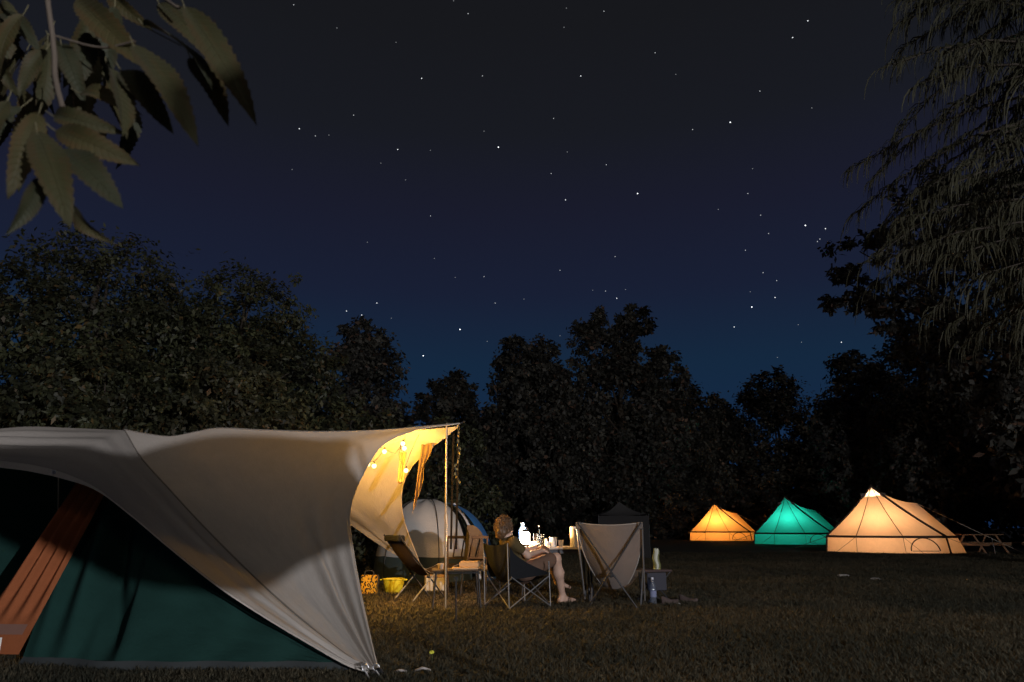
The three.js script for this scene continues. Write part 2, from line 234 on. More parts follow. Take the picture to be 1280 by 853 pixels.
for (const [x, z, h, k] of [[-12, -23, 8.6, 0], [-17, -19, 8.6, 1], [-9, -25, 8.2, 2]]) tree('broadleaf_tree', ['dark tree mass behind the domed leafy tree', 'dark tree mass behind the tall thin-leaved tree', 'dark tree mass between the domed tree and the slim tree'][k], FAR, x, z, h, 3.6, 0.4, 330 + k, 14000, 0.24, 0.16, dark);

// ---------------------------------------------------------------- weeping conifer
{
  const t = thing('weeping_conifer', 'tall weeping conifer with long drooping needle sprays', 'tree', [13.4, 0, -13.2]), r = rng(77);
  const wood = [rod(V(0, 0, 0), V(0.1, 9, 0), 0.36, 0.24, 12), rod(V(0.1, 9, 0), V(0, 19, 0), 0.24, 0.03, 10)], P = [], N = [];
  const strip = (p, d, len, w, side, droop) => {      // a hanging needle spray: three-segment tapering ribbon
    let a = p.clone(), q = d.clone(); const n = 4;
    for (let k = 0; k < n; k++) {
      const b = a.clone().addScaledVector(q, len / n), w0 = w * (1 - k / n * 0.75), w1 = w * (1 - (k + 1) / n * 0.8), s = side;
      const v = [a.x - s.x * w0, a.y - s.y * w0, a.z - s.z * w0, a.x + s.x * w0, a.y + s.y * w0, a.z + s.z * w0, b.x + s.x * w1, b.y + s.y * w1, b.z + s.z * w1, b.x - s.x * w1, b.y - s.y * w1, b.z - s.z * w1];
      P.push(v[0], v[1], v[2], v[3], v[4], v[5], v[6], v[7], v[8], v[0], v[1], v[2], v[6], v[7], v[8], v[9], v[10], v[11]);
      a = b; q.y -= droop; q.normalize();
    }
  };
  for (let y = 5.4; y < 18.6; y += 0.4) {
    const nb = 8, reach = 6.4 * Math.pow(1 - (y - 4) / 16, 0.5) * sstep(y, 3.5, 8.5) + 0.3;
    for (let b = 0; b < nb; b++) {
      const a = b / nb * 6.28 + y * 2.1 + r() * 0.5, len = reach * (0.62 + r() * 0.5), c = Math.cos(a), s = Math.sin(a), rise = 0.25 + r() * 0.2, fall = 0.35 + r() * 0.55;
      const at = (f) => V(c * len * f, y + (r() - 0.5) * 0.02 + len * (rise * f * 0.9 - fall * f * f * 0.75), s * len * f);
      const pts = [0, 0.25, 0.5, 0.75, 1].map(at);
      for (let k = 0; k < 4; k++) wood.push(rod(pts[k], pts[k + 1], 0.05 * (1 - k * 0.22), 0.05 * (1 - (k + 1) * 0.22), 4));
      const n = Math.round(len * 15);
      for (let k = 1; k <= n; k++) {
        const f = 0.12 + 0.88 * k / n, p = at(f), e = (r() - 0.5) * 2.4, out = V(Math.cos(a + e), 0.05 - r() * 0.35, Math.sin(a + e)), l = (0.2 + r() * 0.75) * (0.7 + 0.5 * f);
        const m = 2 + (r() < 0.5 ? 1 : 0);
        for (let i = 0; i < m; i++) { const sd = V(r() - 0.5, (r() - 0.5) * 0.3, r() - 0.5).normalize(); strip(p, out.clone().add(V((r() - 0.5) * 0.6, -r() * 0.3, (r() - 0.5) * 0.6)).normalize(), l * (0.7 + r() * 0.5), 0.016 + r() * 0.01, sd, 0.65 + r() * 0.5); }
      }
    }
  }
  const g = new THREE.BufferGeometry(); g.setAttribute('position', new THREE.Float32BufferAttribute(P, 3)); g.computeVertexNormals();
  part('trunk', wood, bark, t); part('crown', g, std(0.04, 0.038, 0.018, { roughness: 0.75 }), t);
}
// ---------------------------------------------------------------- chestnut beside the camera: its lowest twigs hang into view
{
  const t = thing('chestnut_tree', 'chestnut tree whose low twigs of toothed leaves hang close overhead', 'tree'), T = V(-2.7, 0, 1.3);
  part('trunk', [rod(T, V(-2.6, 2.2, 1.2), 0.2, 0.15, 12), rod(V(-2.6, 2.2, 1.2), V(-2.5, 5.2, 1.3), 0.15, 0.05, 10), rod(V(-2.6, 2.2, 1.2), V(-3.9, 4.2, 2), 0.1, 0.04, 8), rod(V(-2.57, 2.9, 1.2), V(-1.9, 4.3, 2.2), 0.08, 0.03, 8)], bark, t);
  part('limb', [tube([[-2.6, 2.1, 1.2], [-2.0, 2.6, 0.3], [-1.35, 2.55, -0.7], [-1.05, 2.32, -1.15], [-0.97, 2.05, -1.22], [-0.93, 1.93, -1.2], [-0.88, 1.84, -1.17]], 0.0055, 60, 7), tube([[-1.35, 2.55, -0.7], [-1.0, 2.4, -1.2], [-0.82, 2.22, -1.26], [-0.7, 2.1, -1.2]], 0.0035, 20, 6), tube([[-0.97, 2.05, -1.22], [-0.86, 2.02, -1.22], [-0.78, 2.02, -1.2]], 0.0025, 12, 5)], std(0.06, 0.045, 0.032), t);
  part('crown', leafCloud([[-2.6, 4.4, 1.6, 1.9, 1.2, 1.5], [-3.6, 3.9, 2, 1.2, 0.9, 1.1], [-1.6, 4.6, 2.0, 1.1, 0.8, 1]], 9000, 0.17, 0.06, 61, green), leafMat, t);
  const vein = tex(256, (u, v) => { const c = Math.abs(v - 0.5) * 2, ph = (u * 15 - c * 1.6) % 1, l = Math.min(Math.abs(ph), Math.abs(ph - 1), Math.abs(ph + 1)), rib = Math.max(1 - c * 26, 0.75 * (1 - l * 9)); const k = clamp(rib, 0, 1); return [0.55 + 0.4 * k, 0.55 + 0.4 * k, 0.55 + 0.4 * k]; });
  const blotch = tex(256, (u, v) => { const f = fbm(u, v), c = Math.abs(v - 0.5) * 2, ph = (u * 15 - c * 1.6) % 1, l = Math.min(Math.abs(ph), Math.abs(ph - 1), Math.abs(ph + 1)), rib = clamp(Math.max(1 - c * 22, 0.6 * (1 - l * 10)), 0, 1), br = sstep(f + 0.25 * c * c, 0.62, 0.75);
    return [0.62 + 0.3 * f + 0.2 * rib + 0.25 * br, 0.68 + 0.3 * f + 0.14 * rib - 0.12 * br, 0.6 + 0.2 * f + 0.1 * rib - 0.1 * br]; });
  const mats = [[0.028, 0.025, 0.0075], [0.018, 0.019, 0.0065], [0.035, 0.028, 0.0075]].map(([a, b, c]) => phys(a, b, c, { roughness: 0.7, specularIntensity: 0.5, map: blotch, bumpMap: vein, bumpScale: 0.003, transmission: 0.12 }));
  const leaves = [[-0.66,2.06,-1.15,-0.47,1.78,-1.1,0.3],[-0.77,2.06,-1.2,-0.54,1.88,-1.1,-0.5],[-0.67,1.99,-1.22,-0.56,1.84,-1.18,0.2],[-0.75,1.97,-1.15,-0.56,1.73,-1.08,0.1],[-0.8,1.95,-1.2,-0.67,1.82,-1.16,0.4],[-0.96,2.17,-1.25,-0.75,1.96,-1.2,0.7],[-0.83,1.96,-1.2,-0.71,1.76,-1.12,-0.6],[-0.97,2.05,-1.25,-0.89,1.92,-1.22,0.3],[-0.87,1.78,-1.1,-0.85,1.61,-1.05,-0.2],[-0.85,1.73,-1.08,-0.71,1.53,-1.0,0.15],[-0.82,1.71,-1.1,-0.67,1.59,-1.06,0.3],[-0.85,1.76,-1.12,-0.69,1.69,-1.1,0.8],[-0.88,1.81,-1.15,-0.75,1.77,-1.12,0.9],[-0.81,1.62,-1.05,-0.78,1.51,-1.0,-0.7],[-0.79,1.61,-1.12,-0.73,1.53,-1.1,1.2],[-0.95,1.82,-1.12,-0.94,1.69,-1.08,0.2],[-0.97,1.85,-1.18,-1.02,1.78,-1.15,-0.3],[-0.89,1.91,-1.22,-0.77,1.88,-1.2,0.5],[-1.04,2.08,-1.3,-1.07,1.95,-1.28,0.1],[-0.95,2.12,-1.3,-0.93,1.95,-1.26,-0.4],[-1.11,2.17,-1.3,-1.15,2.01,-1.28,0.3],[-0.79,2.18,-1.28,-0.63,2.02,-1.22,0.5],[-0.92,2.21,-1.32,-0.9,2.02,-1.3,0.2]];
  { const lr = rng(640); for (let k = 0; k < 26; k++) { const x = -0.98 - lr() * 0.42, y = 2.02 + lr() * 0.36, z = -1.38 - lr() * 0.2, a = -0.4 + lr() * 1.5, l = 0.17 + lr() * 0.06; leaves.push([x, y, z, x + Math.sin(a) * l * 0.7, y - Math.cos(a) * l, z + 0.05 * (lr() - 0.3), (lr() - 0.4) * 2.2]); } }
  const eye = V(0, 1.2, 1.4);
  leaves.forEach(([ax, ay, az, bx, by, bz, roll], k) => {
    const a = V(ax, ay, az), b = V(bx, by, bz), d = b.clone().sub(a), len = d.length(), T2 = d.clone().normalize(), w = Math.min(0.031, len * 0.145), r = rng(500 + k), curl = 0.02 + r() * 0.03, cup = 0.2 + r() * 0.25;
    const N2 = V(0.45, 0.45, 0.75).applyAxisAngle(T2, roll); N2.addScaledVector(T2, -N2.dot(T2)).normalize(); const S2 = V().crossVectors(T2, N2);
    const g = patch((u, v) => {
      const prof = Math.pow(Math.sin(PI * Math.pow(u, 0.82)), 0.75) * (u > 0.86 ? Math.pow((1 - u) / 0.14, 0.25) * 0.9 + 0.1 : 1), saw = 1 - 0.2 * ((u * 15) % 1), e = (v - 0.5) * 2, wave = Math.sin(u * 9 + k) * 0.004 * Math.abs(e);
      const half = w * prof * (Math.abs(e) > 0.99 ? saw : 1);
      return a.clone().addScaledVector(T2, u * len).addScaledVector(S2, e * half).addScaledVector(N2, Math.abs(e) * half * cup + wave - curl * u * u + 0.012 * Math.sin(PI * u));
    }, 60, 6);
    const lf = part('leaf', g, mats[k % 3], t);
    part('leaf_stalk', tube([a.clone().addScaledVector(T2, -0.022).addScaledVector(up, 0.008), a, a.clone().addScaledVector(T2, len * 0.5).addScaledVector(N2, 0.011 - curl * 0.25 - 0.001)], 0.0012, 8, 5), std(0.075, 0.065, 0.03), lf);
  });
}
// ---------------------------------------------------------------- the big flysheet
const curve = (p) => new THREE.CatmullRomCurve3(A3(p));
const canvas = cloth(0.48, 0.435, 0.39, 0.03);
const sheet = {};
{
  const t = thing('flysheet', 'large sand coloured canvas flysheet pitched over the green tent', 'awning');
  const E = curve([[-0.98, 0.03, -5.45], [-1.1, 0.16, -5.78], [-1.36, 0.48, -6.5], [-1.58, 0.81, -7.1], [-1.75, 1.12, -7.6], [-1.8, 1.34, -7.9], [-1.77, 1.68, -8.3], [-1.62, 2.06, -8.7], [-1.26, 2.27, -8.95], [-0.71, 2.4, -9.25]]);
  const S = curve([[-1.03, 0.03, -5.45], [-1.21, 0.08, -5.6], [-1.53, 0.21, -5.87], [-2.0, 0.43, -6.25], [-2.54, 0.71, -6.7], [-3.16, 1.08, -7.15], [-3.72, 1.44, -7.55], [-4.29, 1.82, -7.95], [-4.72, 2.18, -8.3]]);
  const Rg = curve([[-4.72, 2.18, -8.3], [-4.45, 2.13, -8.35], [-4.18, 2.11, -8.4], [-3.94, 2.18, -8.5], [-3.73, 2.23, -8.55], [-3.16, 2.23, -8.7], [-2.49, 2.23, -8.85], [-1.7, 2.28, -9.05], [-1.29, 2.33, -9.15], [-0.71, 2.4, -9.25]]);
  const Pk = V(-4.72, 2.18, -8.3), tip = V(-0.71, 2.4, -9.25), nrm = V(0.15, 0.82, 0.55).normalize();
  const side = (u, v) => {
    const p = S.getPointAt(v).lerp(E.getPointAt(v), u), rd = Rg.getPointAt(u).sub(Pk.clone().lerp(tip, u));
    p.addScaledVector(rd, sstep(v, 0.72, 1));
    const fold = (Math.sin(u * 21 + v * 1.5) * 0.6 + Math.sin(u * 37 + 1 + v * 2) * 0.4) * 0.055 * sstep(u, 0.3, 0.75) * (1 - sstep(u, 0.97, 1)) * Math.pow(Math.sin(PI * Math.min(1, v * 1.55 + 0.03)), 1.2) * (v < 0.62 ? 1 : 0)
      + 0.012 * (n16(u * 14, v * 9) - 0.5) * Math.sin(PI * u) + 0.006 * Math.sin(v * 26 + u * 9) * sstep(u, 0, 0.2) * (1 - u);
    return p.addScaledVector(nrm, fold - 0.07 * Math.sin(PI * u) * Math.sin(PI * Math.pow(v, 0.8)));
  };
  part('side_panel', patch(side, 110, 90, 5, 4), canvas, t);
  // front panel: from the ridge and the seam down to the hollow hem
  const LT = curve([[-6.5, 1.8, -6.6], [-6.06, 1.95, -7.0], [-5.63, 2.09, -7.5], [-5.47, 2.14, -7.7], [-5.07, 2.16, -8.0], [-4.72, 2.18, -8.3]]);
  const H1 = curve([[-6.5, 1.78, -6.3], [-5.94, 1.75, -6.2], [-5.11, 1.69, -6.1], [-4.45, 1.6, -6.0], [-4.2, 1.57, -6.0], [-3.94, 1.52, -5.98]]);
  const H2 = curve([[-3.94, 1.52, -5.98], [-3.7, 1.44, -5.95], [-3.54, 1.37, -5.93], [-3.17, 1.14, -5.88], [-2.81, 0.9, -5.82], [-2.34, 0.61, -5.72], [-1.91, 0.39, -5.62], [-1.5, 0.2, -5.53], [-1.17, 0.06, -5.46], [-1.01, 0.025, -5.44]]);
  const front = (u, v) => {
    const k = 0.38, top = u < k ? LT.getPointAt(u / k) : S.getPointAt(1 - (u - k) / (1 - k)), low = u < k ? H1.getPointAt(u / k) : H2.getPointAt((u - k) / (1 - k));
    const p = low.lerp(top, v), bell = Math.sin(PI * v);
    const w = 0.03 * Math.sin(v * 24 + 2.2 * Math.sin(u * 9)) * bell * (1 - sstep(u, 0.25, 0.5)) + 0.02 * Math.sin(v * 15 + u * 8) * bell * sstep(u, 0.4, 0.7) + 0.012 * (n16(u * 12, v * 10) - 0.5) * bell;
    return p.add(V(0, (u < k ? lerp(-0.07, 0.02, u / k) : 0.02) * bell, 0.02 * bell)).addScaledVector(nrm, w);
  };
  sheet.front = front;
  part('front_panel', patch(front, 130, 50, 6, 2), canvas, t);
  part('seam', tube(Array.from({ length: 30 }, (_, i) => S.getPointAt(i / 29).add(V(0, 0.006, 0.006))), 0.009, 60, 6), std(0.16, 0.14, 0.12), t);
  part('hem', [patch((u, v) => { const p = u < 0.38 ? H1.getPointAt(u / 0.38) : H2.getPointAt((u - 0.38) / 0.62); return p.add(V(0, -0.045 * v * (1 - sstep(u, 0.36, 0.5)) - 0.012 * v, 0.012 * v + 0.004)); }, 90, 3), tube(Array.from({ length: 40 }, (_, i) => E.getPointAt(i / 39)), 0.008, 80, 6)], cloth(0.55, 0.5, 0.44), t);
  // far half, lit by the fairy lights
  const O = curve([[-1.5, 0.35, -11.9], [-1.54, 0.56, -11.65], [-1.63, 0.88, -11.3], [-1.68, 1.15, -10.95], [-1.68, 1.44, -10.6], [-1.6, 1.69, -10.3], [-1.42, 1.92, -10.0], [-1.13, 2.12, -9.7], [-0.72, 2.395, -9.27]]);
  const Hm = curve([[-1.5, 0.35, -11.9], [-1.85, 0.56, -11.8], [-2.24, 0.8, -11.7], [-2.67, 1.09, -11.6], [-3.12, 1.34, -11.4], [-3.93, 1.76, -10.8], [-4.5, 2.05, -9.6], [-4.72, 2.18, -8.32]]);
  part('far_panel', patch((u, v) => O.getPointAt(v).lerp(Hm.getPointAt(v), u).addScaledVector(Rg.getPointAt(1 - u).sub(tip.clone().lerp(Pk, u)).add(V(0, -0.03, -0.02)), sstep(v, 0.8, 1)).add(V(0.02 * Math.sin(u * 17 + v * 3) * (1 - v), -0.05 * Math.sin(PI * u) * Math.sin(PI * v) + 0.01 * (n16(u * 9, v * 9) - 0.5), 0)), 60, 50, 5, 4), canvas, t);
  part('far_hem', [tube(Array.from({ length: 30 }, (_, i) => O.getPointAt(i / 29)), 0.008, 60, 6), tube(Array.from({ length: 30 }, (_, i) => Hm.getPointAt(i / 29)), 0.008, 60, 6)], cloth(0.5, 0.42, 0.33), t);
  part('ridge_tape', tube(Array.from({ length: 40 }, (_, i) => Rg.getPointAt(i / 39).add(V(0, 0.006, -0.012))), 0.011, 80, 6), std(0.2, 0.17, 0.14), t);
  part('pole', [rod(V(-0.85, 0, -9.3), V(-0.87, 1.2, -9.27), 0.017, 0.017, 10), rod(V(-0.87, 1.18, -9.27), V(-0.885, 2.37, -9.22), 0.0145, 0.0145, 10), rod(V(-0.87, 1.14, -9.27), V(-0.87, 1.2, -9.27), 0.021, 0.021, 10), ball(0.02, -0.885, 2.39, -9.22)], brass, t);
  part('pole', [rod(V(-4.75, 0, -8.4), V(-4.72, 2.19, -8.33), 0.016, 0.016, 10)], metal, t);
  part('tip_toggle', [rod(V(-0.71, 2.4, -9.25), V(-0.66, 2.42, -9.25), 0.012, 0.008), ball(0.014, -0.65, 2.425, -9.25)], black, t);
  for (const [a, b] of [[[-1.5, 0.35, -11.9], [-1.2, 0, -12.6]], [[-4.72, 2.2, -8.33], [-5.6, 0.02, -12.5]], [[-6.5, 1.8, -6.4], [-8.6, 0.02, -5.6]]]) part('guy_line', rod(V(...a), V(...b), 0.0025, 0.0025, 5), darkRope, t);
  part('webbing', [tube([[-1.0, 0.03, -5.45], [-0.96, 0.05, -5.4], [-0.93, 0.03, -5.36]], 0.012, 10, 6), box(0.06, 0.012, 0.09, -0.98, 0.035, -5.41, 0.005)], black, t);
  const hook = (x, z, k) => [rod(V(x - 0.05 * k, 0.05, z), V(x + 0.1, -0.12, z + 0.03), 0.005), new THREE.TorusGeometry(0.022, 0.005, 6, 12, 4.4).translate(x - 0.05 * k, 0.07, z)];
  for (const [x, z, k] of [[-0.93, -5.36, 1], [-1.09, -5.4, -0.4], [-1.02, -5.33, 0.6]]) part('peg', hook(x, z, k), metal, t);
  part('guy_rod', rod(V(-3.93, 1.5, -6), V(-4.2, 1.2, -6.5), 0.006), std(0.3, 0.3, 0.26), t);
  part('eyelet', new THREE.TorusGeometry(0.014, 0.006, 6, 14).translate(-3.94, 1.5, -5.955), metal, t);
}
// ---------------------------------------------------------------- green tent standing under it
{
  const t = thing('cabin_tent', 'dark green tent with gathered orange side under the flysheet', 'tent');
  const apex = V(-3.95, 1.46, -6.85), teal = cloth(0.014, 0.045, 0.038), orange = cloth(0.3, 0.095, 0.038), n = V(0.12, 0.3, 0.9).normalize();
  const base = (u) => V(lerp(-3.84, -1.12, u), 0.06, -5.82 + 0.2 * sstep(u, 0, 0.35) + 0.02 * Math.sin(u * 30));
  const wall = (u, v) => {
    const top = sheet.front(0.38 + 0.62 * Math.min(0.99, u), lerp(0.5, 0.25, u)).add(V(0, -0.06 * (1 - u) - 0.015, 0)), b = base(u), p = top.lerp(b, v);
    const pleat = u < 0.3 ? 0.07 * sstep(u, 0, 0.06) * Math.sin(u * 62) * Math.sin(PI * Math.min(1, v * 0.8 + 0.12)) : 0.028 * Math.sin(u * 34 + v * 2) * Math.pow(1 - v, 0.8);
    const deep = -0.3 * Math.exp(-Math.pow((u - 0.225 + 0.02 * Math.sin(v * 5)) / 0.04, 2)) * Math.sin(PI * v * 0.9);
    return p.addScaledVector(n, pleat + deep + 0.015 * (n16(u * 20, v * 9) - 0.5) - 0.06 * Math.sin(PI * u) * Math.sin(PI * v));
  };
  part('wall', patch(wall, 150, 50, 4, 3), teal, t, 'pleated dark green front wall');
  part('mud_flap', patch((u, v) => base(u).add(V(0, -0.055 * v + 0.004, 0.05 * v + 0.002)), 60, 3), std(0.03, 0.035, 0.035), t);
  const left = (u, v) => {
    const top = V(apex.x + 0.12 - u * 0.34, apex.y + 0.03, apex.z + 0.12), b = V(lerp(-3.87, -4.36, u), 0.06, lerp(-5.86, -5.9, u)), p = top.lerp(b, v);
    const tight = 1 - sstep(v, 0.78, 0.9);
    return p.addScaledVector(n, 0.07 + 0.04 * Math.sin(u * 23) * tight * Math.sin(PI * Math.min(1, v + 0.1)));
  };
  part('side_wall', patch(left, 60, 40, 1, 3), orange, t, 'gathered rust orange side curtain');
  part('rear_wall', patch((u, v) => sheet.front(0.41 * (1 - u), 0.8).add(V(0, -0.05, 0)).lerp(V(lerp(-3.6, -7.6, u), 0.02, -7.9), v), 24, 12), teal, t);
  part('rear_wall', patch((u, v) => V(lerp(-4.3, -2.6, u), lerp(1.2, 0.45, u), -7.25).lerp(V(lerp(-4.3, -2.0, u), 0.02, -7.4), v), 16, 8), teal, t);
  part('end_wall', patch((u, v) => V(-3.4 - 0.1 * u, 0.5, -6.5).lerp(V(-1.6, 0.04, lerp(-5.75, -6.4, u)), v), 10, 10), teal, t);
  const strap = patch((u, v) => left(0.1 + 0.8 * u, 0.86 + 0.05 * v).addScaledVector(n, 0.02), 12, 3);
  part('tie_band', strap, std(0.2, 0.1, 0.07), t);
  const tg = part('care_label', patch((u, v) => V(lerp(-4.2, -3.99, u), lerp(0.1, 0.21, v), -5.74 - 0.02 * u), 6, 4), std(0.75, 0.74, 0.7), t);
  for (const u of [0.2, 0.45, 0.7, 0.9]) part('stripe', box(0.016, 0.1, 0.003, lerp(-4.2, -3.99, u), 0.155, -5.736 - 0.02 * u), black, tg);
}
// ---------------------------------------------------------------- fairy lights and hangings under the flysheet
{
  const t = thing('string_lights', 'string of round warm bulbs hung under the flysheet ridge, some added out of sight', 'string lights'), B = [[-1.88, 1.83, -9.0], [-1.8, 1.81, -9.02], [-1.68, 2.0, -9.05], [-1.45, 2.11, -9.1], [-1.43, 2.05, -9.12], [-1.4, 1.76, -9.14], [-2.3, 1.72, -9.2], [-2.6, 1.68, -9.25], [-2.9, 1.7, -9.25], [-3.2, 1.74, -9.25], [-3.5, 1.8, -9.2]];  // last bulbs, out of sight behind the side panel, added to brighten far panel
  part('cable', tube([[-4.3, 2.1, -8.9], [-3.5, 1.85, -9.2], [-2.9, 1.75, -9.25], [-2.3, 1.77, -9.2], [-1.95, 1.88, -9.0], [-1.8, 1.87, -9.02], [-1.67, 2.02, -9.05], [-1.55, 1.98, -9.1], [-1.45, 2.14, -9.1], [-1.5, 1.95, -9.13], [-1.42, 1.82, -9.14], [-1.35, 2.0, -9.15], [-1.25, 2.25, -9.2]], 0.004, 80, 5), black, t);
  for (const [x, y, z] of B) { const b = part('bulb', new THREE.SphereGeometry(0.03, 14, 10).translate(x, y, z), emit(0xffd590, 5), t); part('socket', new THREE.CylinderGeometry(0.011, 0.014, 0.035, 8).translate(x, y + 0.042, z), black, b); glow([x, y, z], new THREE.Color().setRGB(1, 0.5, 0.06), 2.5, t, 1.4); }
}
{
  const m = cloth(0.2, 0.125, 0.05, 0.08);
  const o = solo('hanging_towel', [patch((u, v) => V(lerp(-1.27, -1.12, u * (1 - 0.35 * v)) - 0.09 * v + 0.02 * Math.sin(v * 9) * u, lerp(2.17, 1.2 + 0.35 * u, v) , -9.6 + 0.03 * Math.sin(u * 14) * (0.3 + v)), 24, 30), rod(V(-1.28, 2.19, -9.6), V(-1.08, 2.16, -9.58), 0.008)], m, 'folded mustard towel hanging under the flysheet edge', 'towel');
  solo('hanging_pouch', [patch((u, v) => V(-1.52 + 0.09 * u - 0.02 * v, lerp(2.02, 1.63, v), -9.32 + 0.03 * Math.sin(u * 9)), 12, 12), rod(V(-1.47, 2.02, -9.32), V(-1.45, 2.3, -9.3), 0.004), ball(0.03, -1.5, 1.63, -9.31)], cloth(0.22, 0.13, 0.06), 'small brown cloth pouch hanging among the warm bulbs', 'pouch');
  const t = thing('leaf_garland', 'thin dark garland of little leaves hanging from the flysheet tip', 'garland'), r = rng(88);
  const pts = [[-0.72, 2.39, -9.26], [-0.74, 2.2, -9.26], [-0.71, 1.98, -9.25], [-0.76, 1.8, -9.26], [-0.7, 1.62, -9.25]];
  part('string', tube(pts, 0.004, 30, 5), darkRope, t); const c = curve(pts), lm = std(0.3, 0.22, 0.08);
  for (let k = 0; k < 14; k++) { const p = c.getPointAt((k + 0.5) / 14), a = r() * 6.28, g = patch((u, v) => V((v - 0.5) * 0.03 * Math.sin(PI * u), -u * 0.055, 0.004 * Math.cos(v * 6)), 6, 2); g.rotateZ((r() - 0.5) * 2).rotateY(a).translate(p.x, p.y, p.z); part('leaf', g, lm, t); }
  for (const [x, w] of [[-0.815, 'behind the brass pole'], [-0.745, 'below the leaf garland']]) { solo('hanging_strap', box(0.028, 1.55, 0.006, x, 1.53, -9.5), cloth(0.012, 0.01, 0.009), 'dark webbing strap hanging from the flysheet ' + w, 'strap'); }
}
// ---------------------------------------------------------------- bell tents, lit from inside
const BELL = 'glowing bell tents at the wood edge';
function bellTent(label, x, z, col, trans, o) {
  const toCam = Math.atan2(-x, -z), t = thing('bell_tent', label, 'tent', [x, 0, z], 0, BELL), fab = cloth(...col, trans), trim = std(0.05, 0.03, 0.02), thin = std(0.1, 0.06, 0.04);
  t.rotation.y = toCam;                        // local +z faces the camp, +x is the door side
  const h = o.h, e = 0.66, apex = V(0, h, 0), ring = [[2.3, 1.1], [0.85, 1.85], [-0.75, 1.75], [-1.85, 0.75], [-1.85, -0.75], [-0.75, -1.75], [0.85, -1.85], [2.3, -1.1]].map(([a, b]) => V(a, e, b)), D = V(1.55, 1.95, 0);
  const low = (p) => V(p.x * 1.035, 0.02, p.z * 1.035), J = [V(2.72, e, 0.5), V(2.72, e, -0.5)], G = [V(2.95, 0.02, 0.55), V(2.95, 0.02, -0.55)];
  const sag = (p, u, v) => p.addScaledVector(V(p.x, 0, p.z).normalize().multiplyScalar(-0.05), Math.sin(PI * v) * 0.9).add(V(0, -0.05 * Math.sin(PI * v), 0));
  const roofPanel = (a, b, seed) => patch((u, v) => sag(a.clone().lerp(b, u).lerp(apex, v), u, v).add(V(0, -0.03 * Math.sin(PI * u) * (1 - v) + 0.01 * (n16(u * 5 + seed, v * 7) - 0.5) * Math.sin(PI * v), 0)), 10, 14, 2, 2);
  for (let k = 0; k < 7; k++) {
    part('roof_panel', roofPanel(ring[k], ring[k + 1], k * 3), fab, t);
    const a = ring[k], b = ring[k + 1], A = low(a), B = low(b);
    const wl = part('wall_panel', patch((u, v) => A.clone().lerp(B, u).lerp(a.clone().lerp(b, u), v).add(V(0, 0, 0.02 * Math.sin(u * 11 + k) * (1 - v))), 14, 5, 2, 0.6), fab, t);
    if (k === 0) { const arc = (r, f) => { const q = A.clone().lerp(B, 0.55 - Math.cos(f) * r / A.distanceTo(B)); return q.lerp(ring[0].clone().lerp(ring[1], 0.55 - Math.cos(f) * r / A.distanceTo(B)), 0.2 + 0.74 * Math.sin(f)).add(V(0.012, 0, 0.02)); };
      part('vent_window', tube(Array.from({ length: 15 }, (_, i) => arc(0.55, i / 14 * PI)), 0.022, 30, 5), trim, wl); part('vent_sill', rod(arc(0.5, 0), arc(0.5, PI), 0.012), trim, wl); }
  }
  part('door_roof', patch((u, v) => { const p = ring[0].clone().lerp(J[0], u).lerp(apex.clone().lerp(D, u).add(V(0, -0.16 * Math.sin(PI * u), 0)), v); return p.add(V(0, -0.03 * Math.sin(PI * u) * Math.sin(PI * v), 0)); }, 12, 12, 2, 2), fab, t);
  part('door_roof', patch((u, v) => { const p = ring[7].clone().lerp(J[1], u).lerp(apex.clone().lerp(D, u).add(V(0, -0.16 * Math.sin(PI * u), 0)), v); return p; }, 12, 12, 2, 2), fab, t);
  part('door_wall', [patch((u, v) => low(ring[0]).lerp(G[0], u).lerp(ring[0].clone().lerp(J[0], u), v), 6, 4)], fab, t);
  part('door_wall', [patch((u, v) => low(ring[7]).lerp(G[1], u).lerp(ring[7].clone().lerp(J[1], u), v), 6, 4)], fab, t);
  part('door', [patch((u, v) => G[0].clone().lerp(G[1], u).lerp(J[0].clone().lerp(J[1], u), v), 8, 4), patch((u, v) => J[0].clone().lerp(J[1], u).lerp(D, v), 8, 8)], fab, t);
  part('groundsheet', new THREE.CylinderGeometry(2.1, 2.1, 0.02, 24).scale(1, 1, 0.9).translate(0.2, 0.012, 0), std(0.25, 0.2, 0.15), t);
  const seam = (a, r) => tube(Array.from({ length: 9 }, (_, i) => { const v = i / 8; return sag(a.clone().lerp(apex, v), 0, v).add(V(0, 0.012, 0)).addScaledVector(V(a.x, 0, a.z).normalize(), 0.012); }), r, 16, 5);
  ring.forEach((a, k) => part('seam', seam(a, k === 0 || k === 7 ? 0.05 : k === 3 || k === 4 ? 0.036 : 0.014), k === 0 || k === 7 || k === 3 || k === 4 ? trim : thin, t));
  part('eave_band', [...ring.slice(0, 7).map((a, k) => { const b = ring[k + 1], o2 = V((a.x + b.x) / 2, 0, (a.z + b.z) / 2).normalize().multiplyScalar(0.012), g = rod(a.clone().add(o2), b.clone().add(o2), 0.045, 0.045, 6); return g; }), rod(ring[0].clone().add(V(0, 0, 0.012)), J[0].clone().add(V(0, 0, 0.012)), 0.045), rod(ring[7], J[1], 0.045)], trim, t);
  part('wall_strap', [0, 3, 4, 7].map((k) => rod(low(ring[k]).multiplyScalar(1.004), ring[k].clone().multiplyScalar(1.004), 0.036, 0.036, 6)), trim, t);
  part('wall_strap', [1, 2].map((k) => rod(low(ring[k]).multiplyScalar(1.004), ring[k].clone().multiplyScalar(1.004), 0.009, 0.009, 6)), thin, t);
  part('ground_flap', [...ring.slice(0, 7).map((a, k) => rod(low(a).setY(0.03), low(ring[k + 1]).setY(0.03), 0.04, 0.04, 6)), rod(low(ring[0]).setY(0.03), G[0].clone().setY(0.03), 0.04)], trim, t);
